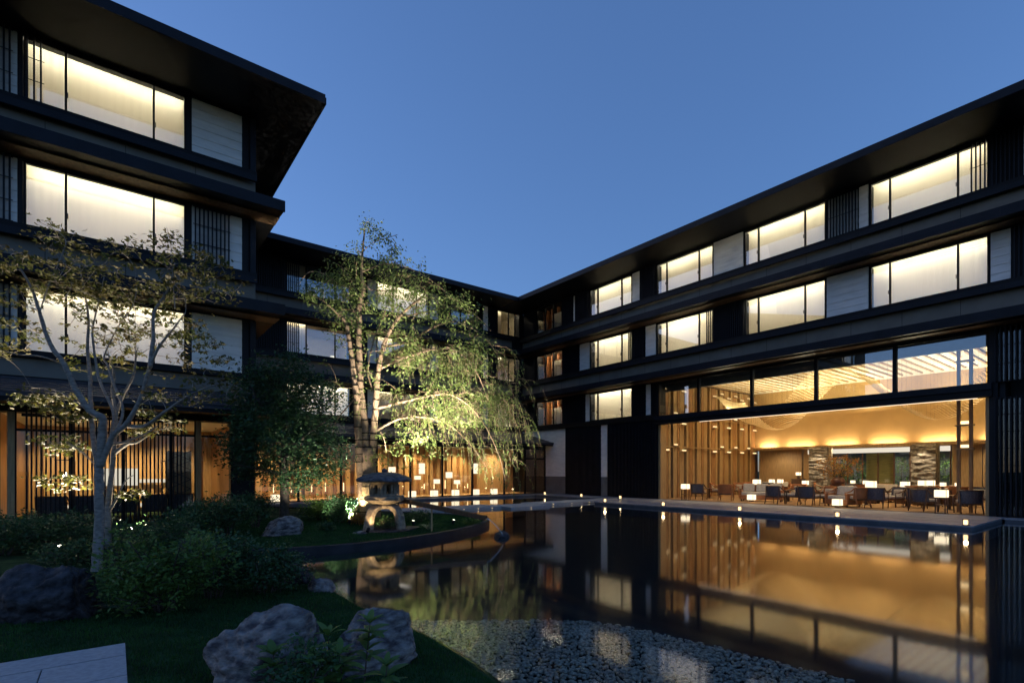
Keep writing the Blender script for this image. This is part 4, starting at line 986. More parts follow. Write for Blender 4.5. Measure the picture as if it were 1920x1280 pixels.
# grassy tufts
def tuft(p, n, L, name, label, m, seed, wd=.012):
    rg = np.random.default_rng(seed); o = empty(name, p, label, 'plant'); mb = MB()
    for i in range(n):
        a = rg.uniform(0, 6.28); l = L * rg.uniform(.6, 1.15); lean = rg.uniform(.35, .95); pts = []
        for t in (0, .25, .5, .75, 1):
            r = l * lean * t; z = l * (t * 1.05 - .75 * lean * t * t); pts.append(Vector(p) + Vector((math.cos(a) * r, math.sin(a) * r, max(-.01, z))))
        sd = Vector((-math.sin(a), math.cos(a), 0)); vs = []
        for q, wq in zip(pts, (.6, 1, .9, .6, .05)): vs += [q - sd * wd * wq * .5 + Vector((0, 0, .002)), q + sd * wd * wq * .5]
        b = MB().add(vs, [(2 * k, 2 * k + 1, 2 * k + 3, 2 * k + 2) for k in range(4)]); b.build('blade', m, o, smooth=True)
def gp(px, py, z=.22): v = onz(px, py, z); v.z = gz(v.x, v.y); return v
tuft(gp(843, 1005, .3) if False else (lambda v: Vector((v.x, v.y, gz(v.x, v.y))))(at(803, 996, 12.9)), 34, .3, 'grass_tuft', 'pale striped grass tuft on the lawn right of the lantern', 'pale', 61, .02)
tuft((lambda v: Vector((v.x, v.y, gz(v.x, v.y))))(at(238, 1200, 5.1)), 40, .3, 'grass_tuft', 'arching pale grass tuft at the corner of the granite path', 'pale', 62, .009)
# leafy whorled plants in front of the boulders, every leaf its own piece
def whorl(px, py, dep, hgt, tiers, seed, label, m='shruby', Lf=.075):
    r = random.Random(seed); c = at(px, py, dep); c.z = gz(c.x, c.y); top = at(px, py, dep)
    o = empty('leafy_plant', c, label, 'plant'); zt = c.z + hgt
    sx_, sy_ = r.uniform(-.05, .05), r.uniform(-.05, .05)
    MB().tube([c + Vector((0, 0, -.03)), Vector((c.x + sx_ * .5, c.y + sy_ * .5, (c.z + zt) / 2)), Vector((c.x + sx_, c.y + sy_, zt))], [.006, .005, .003], 5).build('stem', 'barkd', o)
    me = MB(); n = 6; vs = []
    for i in range(n + 1):
        t = i / n; wq = math.sin(math.pi * min(1, t * .93 + .04)) ** .8 * .19; z = .18 * t - .32 * t * t
        vs += [(t, -wq, z + wq * .25), (t, 0, z), (t, wq, z + wq * .25)]
    me.add(vs, [(3 * i + k, 3 * i + 3 + k, 3 * i + 4 + k, 3 * i + 1 + k) for i in range(n) for k in (0, 1)]); mesh_ = me.mesh('leaf', M[m], True)
    for ti in range(tiers):
        f = 1 - ti / max(1, tiers) * .62; k = r.choice((6, 7, 8)) if ti == 0 else r.choice((4, 5, 6))
        for i in range(k):
            l = bpy.data.objects.new('leaf', mesh_); s_ = Lf * r.uniform(.8, 1.2) * (.9 if ti == 0 else 1.1); l.scale = (s_, s_, s_)
            l.rotation_euler = (r.uniform(-.2, .2), -r.uniform(.45, .85) if ti == 0 else -r.uniform(.0, .5), 6.283 * i / k + r.uniform(-.25, .25))
            _place(l, o, (c.x + sx_ * f, c.y + sy_ * f, c.z + hgt * f))
for i, (px, py, d, h_, t, lb) in enumerate(((680, 1262, 3.35, .47, 5, 'tall whorled green plant before the split grey boulder, tallest of its clump'), (622, 1275, 3.25, .42, 4, 'whorled green plant in the gap between the two grey boulders'), (650, 1290, 3.1, .36, 4, 'short whorled green plant at the foot of the tall whorled plant'),
                                      (520, 1290, 3.15, .33, 3, 'small whorled plant at the left front of the peaked grey boulder'), (715, 1292, 3.05, .30, 3, 'small whorled plant right of the tall whorled plant'), (585, 1300, 3.0, .33, 3, 'low whorled plant under the peaked grey boulder'),
                                      (445, 1140, 6.0, .62, 2, 'slim whorled plant rising from the bank shrub, beside a twin'), (475, 1135, 6.1, .52, 2, 'shorter whorled plant rising from the bank shrub'), (525, 1120, 6.2, .5, 2, 'whorled plant rising near the shore boulders'), (545, 1118, 6.3, .55, 2, 'topmost whorled plant near the shore boulders'))):
    whorl(px, py, d, h_, t, 70 + i, lb, 'shruby' if i < 6 else 'shrub', .125 if i < 6 else .12)

# ---------------------------------------------------------------- rocks
def rock(c, sx, sy, sz, seed, label, m='rock', rz=0., sharp=.28, sub=5):
    bm = bmesh.new(); bmesh.ops.create_icosphere(bm, subdivisions=sub, radius=1.0); o_ = Vector((seed * 3.7, seed * 1.3, seed * 2.1))
    rr_ = random.Random(seed * 17 + 3); pl = []
    for _ in range(11):
        n_ = Vector((rr_.gauss(0, 1), rr_.gauss(0, 1), rr_.gauss(.25, .8))).normalized(); pl.append((n_, rr_.uniform(.66, 1.0)))
    for v in bm.verts:          # boulder cut by random planes, then weathered
        p = v.co.copy(); r_m = 1.12
        for n_, h_ in pl:
            dt = p.dot(n_)
            if dt > .15: r_m = min(r_m, h_ / dt)
        q_ = Vector((p.x, p.y, p.z * 2.2))
        d = r_m * (1 + .10 * noise.fractal(p * 1.3 + o_, 1.0, 2.0, 3)) - .10 * abs(noise.fractal(q_ * 1.8 + o_, .9, 2.1, 5)) - .035 * abs(noise.noise(Vector((p.x * 2, p.y * 2, p.z * 13)) + o_)) + .018 * noise.noise(p * 11 + o_) * (sharp / .3)
        v.co = p * d
        if v.co.z < -.3: v.co.z = -.3 + (v.co.z + .3) * .3
    M_ = Matrix.Rotation(rz, 4, 'Z') @ Matrix.Diagonal((sx, sy, sz, 1)); bmesh.ops.transform(bm, matrix=M_, verts=bm.verts)
    me = bpy.data.meshes.new('boulder'); bm.to_mesh(me); bm.free(); me.materials.append(M[m]); me.polygons.foreach_set('use_smooth', [True] * len(me.polygons))
    o = bpy.data.objects.new('boulder', me); _place(o, None, c); return tag(o, label, 'rock')
def grp(px, py, dep, up=0.): v = at(px, py, dep); v.z = gz(v.x, v.y) + up; return v
rock(grp(105, 1185, 5.0, .12), .40, .36, .50, 1, 'big black craggy boulder on the lawn beyond the granite path', 'rockd', .3, .30, 6)
rock(grp(508, 1300, 3.45, .08), .43, .28, .40, 2, 'peaked grey boulder with a pointed top nearest the path lawn', 'rock', -.4, .30, 6)
rock(grp(690, 1240, 4.0, .08), .40, .27, .35, 3, 'split grey boulder on the bank beside the pebbles', 'rock', .2, .30, 6)
rock(grp(536, 1000, 11.6, .1), .52, .34, .34, 4, 'pale flat boulder lying on the peninsula lawn', 'rock', .1, .25)
rock(grp(602, 1105, 6.5, .03), .17, .16, .16, 5, 'rounded boulder at the water edge of the inlet', 'rock', .4, .2)
rock(grp(560, 1090, 6.9, .05), .24, .2, .22, 6, 'brownish boulder set behind the rounded shore boulder', 'rockd', .9, .25)
rock(grp(750, 1168, 4.75, .0), .10, .09, .09, 7, 'small dark stone between the split boulder and the pebbles', 'rockd', .9, .25, 4)
v = onz(940, 1006, 0); rock((v.x, v.y, -.02), .20, .20, .16, 8, 'low stone in the pond under the falling water', 'rockd', 0, .2, 4)
rock(grp(676, 1004, 12.1, .0), .24, .16, .07, 9, 'flat brown stepping stone on the lawn before the lantern', 'rock', .2, .15, 4)
rock(grp(200, 1030, 8.9, .05), .1, .1, .08, 10, 'small pale stone by the maple trunk', 'rock', .2, .2, 3)

# ---------------------------------------------------------------- stone lantern
lp_ = at(721, 990, 12.95); lz = gz(lp_.x, lp_.y) ; lx, ly = lp_.x, lp_.y
SL = empty('stone_lantern', (lx, ly, lz), 'squat stone garden lantern with wide cap and arched legs on the lawn', 'lantern')
RO = YAW * -1 + .55
def hexl(prof, n=6, z=0.): return MB().lathe(prof, n, (lx, ly, lz + z), RO)
for i in range(4):
    a = RO + .5 + i * math.pi / 2; d = Vector((math.cos(a), math.sin(a), 0)); c = Vector((lx, ly, lz)); s_ = Vector((-d.y, d.x, 0)); vs = []
    prof = [(.56, .0, .13, .09), (.53, .16, .12, .085), (.49, .34, .12, .09), (.42, .47, .13, .10), (.30, .54, .16, .085), (.12, .555, .18, .07)]
    for r, z, wq, tq in prof:
        k = .5 if z > .45 else 0
        for sw_, st_ in ((-1, -1), (1, -1), (1, 1), (-1, 1)): vs.append(c + d * (r + st_ * tq * .8 * (1 - k)) + s_ * sw_ * wq * .9 + Vector((0, 0, z + st_ * tq * k)))
    mb = MB().add(vs, [(4 * j + q, 4 * j + (q + 1) % 4, 4 * j + 4 + (q + 1) % 4, 4 * j + 4 + q) for j in range(len(prof) - 1) for q in range(4)] + [(3, 2, 1, 0), tuple(range(4 * len(prof) - 4, 4 * len(prof)))])
    mb.build('leg', 'granite', SL, bevel=.02)
hexl([(.22, .5), (.30, .545), (.28, .60), (.20, .615)], 20).build('base_ring', 'granite', SL, smooth=True)
hexl([(.24, .60), (.36, .64), (.47, .70), (.49, .735)], 20).build('bowl', 'granite', SL, smooth=True)
hexl([(.50, .735), (.52, .75), (.52, .81), (.47, .825)]).build('platform', 'granite', SL, bevel=.012)
H0, H1 = .825, 1.17
for i in range(6):      # six posts with open windows between
    a = RO + i * math.pi / 3; d = Vector((math.cos(a), math.sin(a), 0)); p = Vector((lx, ly, lz)) + d * .335; MB().bar(p + Vector((0, 0, H0 + .051)), p + Vector((0, 0, H1 - .071)), .075, .075).build('corner_post', 'granite', SL)
hexl([(.37, H1 - .07), (.37, H1)]).build('fire_box_top', 'granite', SL); hexl([(.38, H0), (.38, H0 + .05)]).build('fire_box_base', 'granite', SL)
for i in range(6):
    a0_, a1_ = RO + i * math.pi / 3, RO + (i + 1) * math.pi / 3; am = (a0_ + a1_) / 2
    p0, p1 = [Vector((lx + math.cos(q) * .335, ly + math.sin(q) * .335, lz)) for q in (a0_, a1_)]
    for t in (.24, .76):
        q = p0.lerp(p1, t); MB().bar(q + Vector((0, 0, H0 + .051)), q + Vector((0, 0, H1 - .071)), .06, .06).build('window_jamb', 'granite', SL)
# cap: hexagonal with sagging domed faces and lifted corners
prof = [(.70, 1.165), (.72, 1.195), (.70, 1.225), (.52, 1.315), (.33, 1.375), (.14, 1.405), (.05, 1.412)]; n = 36; vs = []
for r, z in prof:
    for k in range(n):
        th = 2 * math.pi * k / n; q = (th % (math.pi / 3)) - math.pi / 6; hx = math.cos(math.pi / 6) / math.cos(q); f = .5 + .5 * hx; lift = .03 * (abs(q) / (math.pi / 6)) ** 2 * (r / .7)
        vs.append((lx + math.cos(th + RO) * r * f, ly + math.sin(th + RO) * r * f, lz + z + lift))
MB().add(vs, [(i * n + k, i * n + (k + 1) % n, (i + 1) * n + (k + 1) % n, (i + 1) * n + k) for i in range(len(prof) - 1) for k in range(n)] + [tuple(range(n - 1, -1, -1)), tuple((len(prof) - 1) * n + k for k in range(n))]).build('cap', 'cap', SL, smooth=True)
hexl([(.04, 1.40), (.075, 1.43), (.07, 1.47), (.02, 1.51)], 12).build('finial', 'cap', SL, smooth=True)
rock((lx + .12, ly - .1, lz - .01), .75, .6, .06, 15, 'flat footing stone under the stone lantern', 'rockd', .2, .15, 4)
# wooden water spout
s0 = at(742, 935, 13.2); s1 = at(912, 971, 12.0)
SP = empty('water_spout', (s0.x, s0.y, gz(s0.x, s0.y)), 'long dark wooden water spout reaching from the lantern over the pond', 'water spout')
d = (s1 - s0).normalized(); sd = d.cross(Vector((0, 0, 1))).normalized(); upv = sd.cross(d)
mb = MB(); prof = [(-.055, .05), (-.055, -.05), (.055, -.05), (.055, .05), (.035, .05), (.035, -.02), (-.035, -.02), (-.035, .05)]
vs = [p + sd * a + upv * b for p in (s0, s1) for a, b in prof]
mb.add(vs, [(k, (k + 1) % 8, 8 + (k + 1) % 8, 8 + k) for k in range(8)] + [(0, 1, 6, 7), (1, 2, 5, 6), (2, 3, 4, 5), (8, 15, 14, 9), (9, 14, 13, 10), (10, 13, 12, 11)]); mb.build('trough', 'woodd', SP)
q = s0.lerp(s1, .42); MB().tube([(q.x, q.y, gz(q.x, q.y) - .05), (q.x, q.y, q.z - .05)], .022, 8).build('post', 'straw', SP)
q2 = s0.lerp(s1, .03); MB().tube([(q2.x, q2.y, gz(q2.x, q2.y) - .05), (q2.x, q2.y, q2.z - .05)], .03, 8).build('post', 'woodd', SP)
e1 = onz(944, 1004, .1); pts = [s1.lerp(e1, t) + Vector((0, 0, (t - t * t) * .24)) for t in [i / 10 for i in range(11)]]
tag(MB().tube(pts, [.014 - .004 * i / 10 for i in range(11)], 6).build('falling_water', 'stream', None, smooth=True, origin=s1), 'thin arc of water falling from the spout into the pond', 'water jet')

# ---------------------------------------------------------------- uplights
UL = 'ground uplights among the plants'
def uplight(p, target, energy, col, label, size=70, blend=.5, lens=True):
    p = Vector(p); o = empty('garden_uplight', p, label, 'uplight', None)
    dv = (Vector(target) - p).normalized(); h = p + Vector((0, 0, .10))
    MB().tube([p + Vector((0, 0, -.05)), h], .012, 6).build('stake', 'metal', o)
    MB().tube([h - dv * .05, h + dv * .05], [.035, .042], 12).build('housing', 'metal', o)
    MB().tube([h + dv * .051, h + dv * .056], .034, 12).build('lens', 'spot', o)
    light('uplight_beam', 'SPOT', h + dv * .08, target, energy, col, o, spot_size=rad(size), spot_blend=blend, shadow_soft_size=.03)
def gpt(px, py, dep): v = at(px, py, dep); v.z = gz(v.x, v.y); return v
NW = (1.0, .92, .74)
uplight(gpt(113, 1005, 8.7), at(120, 800, 7.6), 1500, WARMW, 'small bright uplight in the shrubs left of the maple', 48)
uplight(gpt(240, 1030, 8.9), at(225, 650, 8.2), 900, WARMW, 'small uplight hidden right of the maple trunks', 80)
uplight(gpt(655, 985, 13.3), at(690, 600, 15.4), 8000, NW, 'uplight left of the lantern aimed at the wrapped trunks', 60)
uplight(gpt(775, 975, 13.3), at(790, 590, 15.4), 8000, NW, 'uplight right of the lantern aimed into the trailing branches', 66)
uplight(gpt(850, 985, 14.1), at(905, 720, 15.6), 2300, NW, 'uplight at the peninsula tip aimed at the weeping branches', 90)
uplight(gpt(565, 985, 12.0), at(610, 850, 14.0), 420, NW, 'small uplight beside the pale flat boulder', 80)
uplight(gpt(690, 1004, 12.0), (lx, ly, lz + .7), 55, WARM, 'small uplight on the lawn lighting the stone lantern', 70)
uplight(gpt(668, 978, 14.9), at(690, 800, 15.4), 150, WARMW, 'uplight at the foot of the straw wrapped trunk', 90)

# ---------------------------------------------------------------- terrace lanterns
TG = 'small lanterns along the pond edge'
def mini(x, y, label, z=.12):
    o = empty('terrace_lantern', (x, y, z), label, 'lantern', TG)
    MB().box(x - .075, x + .075, y - .075, y + .075, z, z + .02).build('lantern_base', 'woodd', o)
    MB().lathe([(.045, .02), (.05, .05), (.05, .12), (.045, .15)], 14, (x, y, z)).build('lantern_shade', 'glow', o, smooth=True)
    for k in range(4):
        a = .785 + k * 1.571; MB().tube([(x + math.cos(a) * .075, y + math.sin(a) * .075, z + .01), (x + math.cos(a) * .075, y + math.sin(a) * .075, z + .16)], .005, 4).build('lantern_rod', 'woodd', o)
    ubox('lantern_top', 'woodd', o, x - .07, x + .07, y - .07, y + .07, z + .152, z + .165)
    light('lantern_light', 'POINT', (x, y, z + .24), None, 3.0, WARM, o, shadow_soft_size=.05)
for i, y in enumerate((16.8, 13.5, 10.1, 6.8, 3.62)): mini(18.55, y, ORD[i] + ' glowing candle lantern from the stone walkway on the lounge terrace edge')
for i, y in enumerate((18.3, 21.2, 24.4)): mini(21.4, y, ORD[i] + ' glowing candle lantern from the lounge on the ledge by the slatted wall', .12)
for i, x in enumerate((11.2, 11.9, 12.6, 14.2, 16.2, 17.4, 18.8)):
    z = (.105 if x < 13.1 else .09 if x < 15.3 else .11) - .06; yy = (17.74 if x < 13.1 else 17.09 if x < 15.3 else 17.89 if x < 18.2 else 18.09)
    tag(MB().lathe([(.012, 0), (.016, .006), (.01, .018)], 8, (x, yy - .02, z)).build('step_light', 'glow', None, origin=(x, yy - .02, z)), ORD[i] + ' tiny lamp from the peninsula set in the walkway front edge', 'step light', 'lamps in the walkway edge')

# ---------------------------------------------------------------- lawn grass
def blades(name, label, x0, x1, y0, y1, n, hgt, seed, cond=None):
    rg = np.random.default_rng(seed); P = np.stack([rg.uniform(x0, x1, n), rg.uniform(y0, y1, n)], 1); s_ = signed(P); P = P[s_ > .06]
    # keep what the camera can see
    dep = P[:, 0] * FW[0] + P[:, 1] * FW[1]; a = (P[:, 0] * RT[0] + P[:, 1] * RT[1]) / np.maximum(dep, .1); P = P[(dep > 2.0) & (np.abs(a) < 1.15)]
    if cond is not None: P = P[cond(P)]
    k = len(P); z = ground_z(P) - .003; an = rg.uniform(0, 6.28, k); h = hgt * rg.uniform(.5, 1.2, k); w_ = hgt * .10
    c, s2 = np.cos(an), np.sin(an); ln = rg.uniform(-.4, .4, (k, 2)) * h[:, None]
    V = np.stack([np.column_stack([P[:, 0] - c * w_, P[:, 1] - s2 * w_, z]), np.column_stack([P[:, 0] + c * w_, P[:, 1] + s2 * w_, z]), np.column_stack([P[:, 0] + ln[:, 0], P[:, 1] + ln[:, 1], z + h])], 1).reshape(-1, 3)
    return tag(np_mesh(name, V, np.arange(3 * k).reshape(-1, 3), 'grass'), label, kind='stuff')
blades('lawn_grass', 'short dark lawn grass on the near bank', -3.5, 2.45, 2.2, 8.0, 150000, .035, 81, lambda P: ~((P[:, 0] < .09) & (P[:, 1] < 5.2) & (P[:, 1] > 3.25)))
blades('lawn_grass', 'short green lawn grass on the lantern peninsula', 1.8, 9.3, 10.0, 16.0, 130000, .04, 82)
#PART3
# ================================================================== LOUNGE FURNITURE
FZ = .12
def armchair(loc, rz, label, backm='woodd', seatm='fabric', cush='linen'):
    o = empty('armchair', (0, 0, 0), label, 'chair', 'armchairs in the lounge')
    MB().box(-.29, .29, -.26, .30, .30, .37).build('seat_frame', 'woodd', o, bevel=.01)
    MB().box(-.26, .26, -.22, .29, .371, .47).build('seat_cushion', cush, o, bevel=.03)
    vs = []; n = 8          # curved back
    for i in range(n + 1):
        t = -1 + 2 * i / n; x = .33 * t; y = -.30 + .14 * t * t
        for yy, z in ((y, .36), (y - .07, .80), (y - .035, .80), (y + .035, .36)): vs.append((x, yy, z))
    MB().add(vs, [(4 * i + k, 4 * i + 4 + k, 4 * i + 4 + (k + 1) % 4, 4 * i + (k + 1) % 4) for i in range(n) for k in range(4)] + [(0, 1, 2, 3), (4 * n + 3, 4 * n + 2, 4 * n + 1, 4 * n)]).build('backrest', seatm, o, smooth=False)
    MB().tube([(.34 * t, -.37 + .14 * t * t, .81) for t in (-1, -.6, -.2, .2, .6, 1)], .022, 6).build('top_rail', backm, o, smooth=True)
    MB().box(-.22, .22, -.26, -.13, .46, .72).build('back_cushion', cush, o, bevel=.04)
    for s in (-1, 1):
        MB().tube([(s * .34, -.23, .80), (s * .345, -.05, .66), (s * .34, .15, .60), (s * .32, .29, .60)], [.022, .024, .024, .02], 6).build('arm', backm, o, smooth=True)
        MB().tube([(s * .30, .27, 0), (s * .32, .28, .3), (s * .325, .28, .60)], [.017, .024, .02], 6).build('leg', backm, o, smooth=True)
        MB().tube([(s * .31, -.36, 0), (s * .30, -.27, .3), (s * .33, -.24, .8)], [.017, .026, .02], 6).build('leg', backm, o, smooth=True)
    o.location = loc; o.rotation_euler.z = rz; return o
def lk(p, pz=FZ):  v = onz(p[0], p[1], pz); v.z = pz; return v
protoA = armchair((0, 0, 0), 0, 'dark wood armchair with grey fabric back in the lounge', 'woodd', 'fabric', 'linen')
protoB = armchair((0, 0, 0), 0, 'tan leather backed armchair with pale cushions in the lounge', 'leather', 'leather', 'linen')
# (pixel of its feet, facing in degrees: 0 looks to +y, -90 looks into the room)
seats = [((1311, 936), -80, 'A'), ((1342, 932), 200, 'B'), ((1361, 938), -70, 'B'), ((1455, 944), -100, 'A'), ((1496, 938), 100, 'B'), ((1517, 947), -95, 'A'), ((1565, 939), 80, 'B'), ((1608, 951), -30, 'B'), ((1644, 952), -90, 'A'), ((1678, 950), 60, 'A'),
         ((1711, 944), -90, 'B'), ((1733, 958), -120, 'A'), ((1815, 962), -60, 'A'), ((1390, 932), 150, 'B'), ((1435, 932), 80, 'A'), ((1470, 930), 0, 'B'), ((1655, 937), 90, 'B'), ((1770, 945), 90, 'B'), ((1835, 950), 90, 'A'), ((1540, 932), 180, 'B'), ((1590, 936), 100, 'A'), ((1620, 940), -80, 'B'), ((1690, 938), 10, 'A'), ((1745, 949), -100, 'A'), ((1755, 938), 90, 'B'), ((1800, 948), -90, 'B'), ((1410, 929), 170, 'B'), ((1485, 944), 20, 'A'), ((1548, 947), 60, 'B'), ((1715, 952), -60, 'A')]
ua, ub = False, False; ca, cb_ = 0, 0; seats.sort(key=lambda q: q[0][0])
for p, dg, kd in seats:
    l = lk(p); pr = protoA if kd == 'A' else protoB
    used = ua if kd == 'A' else ub
    if kd == 'A': lab = ORD[ca] + ' grey backed dark wood armchair counting from the left lounge jamb'; ca += 1
    else: lab = ORD[cb_] + ' tan leather backed armchair counting from the left lounge jamb'; cb_ += 1
    if not used:
        pr.location = l; pr.rotation_euler.z = rad(dg); pr['label'] = lab
        if kd == 'A': ua = True
        else: ub = True
    else: copy_tree(pr, None, l, rad(dg))['label'] = lab
def table(loc, r, h, label, group='round lounge tables'):
    x, y, z = loc; o = empty('lounge_table', loc, label, 'table', group)
    MB().lathe([(r - .02, h - .04), (r, h - .03), (r, h - .008), (r - .01, h)], 28, loc).build('tabletop', 'woodd', o)
    MB().lathe([(.05, .02), (.045, h - .04)], 10, loc).build('pedestal', 'woodd', o); MB().lathe([(r * .55, 0), (r * .5, .025)], 20, loc).build('table_foot', 'woodd', o)
for i, p in enumerate(((1330, 934), (1400, 936), (1478, 940), (1545, 943), (1625, 946), (1700, 949), (1780, 955), (1510, 933), (1670, 941))): table(lk(p), .36, .56, ORD[sorted((1330, 1400, 1478, 1545, 1625, 1700, 1780, 1510, 1670)).index(p[0])] + ' small round dark table counting from the left lounge jamb')
def lamp(loc, sz, sh, hgt, label, stand=True, group='square lamps in the lounge', dz=0., name='table_lamp'):
    x, y, z = loc; o = empty(name, (x, y, z), label, 'lamp', group)
    s = sz / 2; zb = z + hgt - sh
    if stand:
        for sx_ in (-1, 1):
            for sy_ in (-1, 1): ubox('leg', 'woodd', o, x + sx_ * s * .8 - .015, x + sx_ * s * .8 + .015, y + sy_ * s * .8 - .015, y + sy_ * s * .8 + .015, z, zb - .001)
        ubox('shelf', 'woodd', o, x - s * .95, x + s * .95, y - s * .95, y + s * .95, z + .0, z + .03); ubox('shelf', 'woodd', o, x - s * .9, x + s * .9, y - s * .9, y + s * .9, (z + zb) / 2, (z + zb) / 2 + .02)
    else: ubox('lamp_base', 'woodd', o, x - s * .5, x + s * .5, y - s * .5, y + s * .5, z, zb - .001)
    ubox('lamp_shade', 'shade', o, x - s, x + s, y - s, y + s, zb, z + hgt)
    for sx_ in (-1, 1):
        for sy_ in (-1, 1): ubox('shade_post', 'woodl', o, x + sx_ * s - .006, x + sx_ * s + .006, y + sy_ * s - .006, y + sy_ * s + .006, zb - .005, z + hgt + .005)
lamp(lk((1285, 937)), .32, .25, .82, 'square paper lamp on a dark stand by the left jamb of the lounge')
lamp(lk((1765, 962)), .34, .25, .82, 'square paper lamp on a tall dark stand near the terrace edge')
lamp(lk((1409, 940)), .3, .25, .34, 'low square floor lamp beside the daybed', False)
lamp(lk((1570, 951)), .3, .25, .34, 'low square floor lamp in front of the tan tub chair', False)
def back_lamps(): 
    for i, (px, py, X, sz) in enumerate(((1419, 905, 28.5, .45), (1447, 903, 30, .34), (1463, 903, 30, .34), (1497, 889, 31, .3), (1510, 906, 29.5, .36), (1599, 904, 31, .25), (1623, 905, 30, .28), (1633, 910, 27.6, .5), (1697, 910, 28.5, .42), (1729, 907, 27.8, .36), (1745, 907, 27.8, .36), (1768, 909, 28.5, .26), (1795, 909, 28.5, .22))):
        v = onx(px, py, X); zt = v.z + sz * .42; cz = FZ; x, y = v.x, v.y
        # a console stands under each lamp
        hh = v.z - sz * .42 - .12
        c = empty('console', (x, y, cz), ORD[i] + ' dark lamp console counting from the boarded side wall of the lounge', 'console', 'lamp consoles')
        ubox('console_top', 'woodd', c, x - .25, x + .25, y - .3, y + .3, hh - .04, hh)
        for sx_ in (-1, 1): ubox('console_leg', 'woodd', c, x + sx_ * .22 - .02, x + sx_ * .22 + .02, y - .28, y + .28, cz, hh - .041)
        lamp((x, y, hh + .001), sz * .72, sz * .6, zt - hh, ORD[i] + ' square console lamp counting from the boarded side wall of the lounge', False)
back_lamps()
# daybed sofa and tub chairs, banquette with orange cushions
def sofa(loc, rz, w_, label, m='leather', c='linen', name='sofa', nc=3):
    o = empty(name, (0, 0, 0), label, 'sofa', None)
    MB().box(-w_ / 2, w_ / 2, -.42, .42, .10, .30).build('sofa_base', m, o, bevel=.02)
    MB().box(-w_ / 2, w_ / 2, -.42, -.28, .301, .78).build('sofa_back', m, o, bevel=.03)
    for i in range(nc):
        a = -w_ / 2 + .05 + (w_ - .1) * i / nc; b = a + (w_ - .1) / nc - .015
        MB().box(a, b, -.27, .41, .301, .46).build('seat_cushion', c, o, bevel=.04)
        k = MB(); q = [(x, y, z) for x in (a + .03, b - .03) for y, z in ((-.15, .462), (-.03, .47), (-.17, .86), (-.27, .84))]
        k.add(q, [(0, 1, 2, 3), (7, 6, 5, 4), (0, 4, 5, 1), (1, 5, 6, 2), (2, 6, 7, 3), (3, 7, 4, 0)]).build('back_cushion', c, o, bevel=.04)
    for s in (-1, 1): MB().box(s * w_ / 2 - (.0 if s < 0 else .1) + (0 if s > 0 else -.0), s * w_ / 2 + (.1 if s < 0 else 0), -.278, .42, .302, .56).build('sofa_arm', m, o, bevel=.02)
    for sx_ in (-1, 1):
        for sy_ in (-1, 1): MB().box(sx_ * (w_ / 2 - .08) - .03, sx_ * (w_ / 2 - .08) + .03, sy_ * .34 - .03, sy_ * .34 + .03, 0, .099).build('leg', 'woodd', o)
    o.location = loc; o.rotation_euler.z = rz
sofa(lk((1428, 939)), rad(110), 1.9, 'long daybed sofa with pale linen cushions by the low floor lamp', 'leather', 'linen')
sofa(lk((1582, 949)), rad(70), 1.0, 'tan leather tub chair with a pale cushion behind the low floor lamp', 'leather', 'linen', 'tub_chair', 1)
for px, X, dg, lb in ((1640, 29.6, 60, 'banquette with raised tan back left of the centre lamps'), (1668, 29.2, 70, 'banquette with pale cushions in the middle of the lounge'), (1450, 30.4, 90, 'banquette with pale cushions before the wood wall panel'), (1760, 29.6, 90, 'banquette with pale cushions before the right stone pillar')):
    v = onx(px, 900, X); sofa((v.x, v.y, FZ), rad(dg), 1.7, lb)
# big flower arrangement on a stand
v = onx(1571, 905, 28.6); fx, fy = v.x, v.y
fs = empty('display_table', (fx, fy, FZ), 'round display table under the big flower vase', 'table'); MB().lathe([(.5, .62), (.52, .64), (.52, .68), (.5, .69)], 24, (fx, fy, FZ)).build('tabletop', 'woodd', fs); MB().lathe([(.18, 0), (.1, .3), (.16, .615)], 14, (fx, fy, FZ)).build('pedestal', 'woodd', fs)
vz = FZ + .692
T = Tree('flower_vase', 'large brown vase with a spreading arrangement of autumn branches', (fx, fy, vz), 'barkd', 'autumn', 91, 'vase')
MB().lathe([(.16, 0), (.27, .1), (.33, .25), (.28, .4), (.18, .46), (.2, .49)], 22, (fx, fy, vz)).build('vase', 'jar', T.o, smooth=True)
rr = random.Random(4); c0 = Vector((fx, fy, vz + .45))
for i in range(16):
    a = rr.uniform(0, 6.28); L_ = rr.uniform(.7, 1.35); tip = c0 + Vector((math.cos(a) * L_ * .75, math.sin(a) * L_ * .95 , L_ * rr.uniform(.35, .95)))
    T.limb([c0 - Vector((0, 0, .2)), c0.lerp(tip, .5) + Vector((0, 0, .15)), tip], .012, .004, 5, 4)
ends = T.fill([(c0 + Vector((0, 0, .55)), (.85, 1.05, .6), 1)], 130, .006); T.spray(ends, 12, .09, .085, .05, .8, 0)
T.finish(1)
# greenery of the inner court behind the lounge windows
for i, px in enumerate((1575, 1600, 1635, 1690, 1772)):
    v = onx(px, 890, 35.2)
    T = Tree('court_shrub', ORD[i] + ' lit court shrub from the left pillar behind the lounge back windows', (v.x, v.y, 0), 'barkd', 'shruby', 100 + i, 'shrub', 'shrubs in the inner court')
    T.limb([Vector((v.x, v.y, -.05)), Vector((v.x, v.y, 1)), Vector((v.x + .1, v.y, 2))], .03, .01, 6)
    ends = T.fill([(Vector((v.x, v.y, 1.5)), (.6, .7, 1.1), 1)], 60, .008); T.spray(ends, 14, .14, .11, .06, .8, .2); T.finish(1)
for y in (7.2, 10.4, 13.2): light('court_light', 'SPOT', (34.3, y, 2.9), (35.4, y, .8), 320, (1, .95, .7), RW.o, spot_size=rad(110), spot_blend=.7, shadow_soft_size=.1)

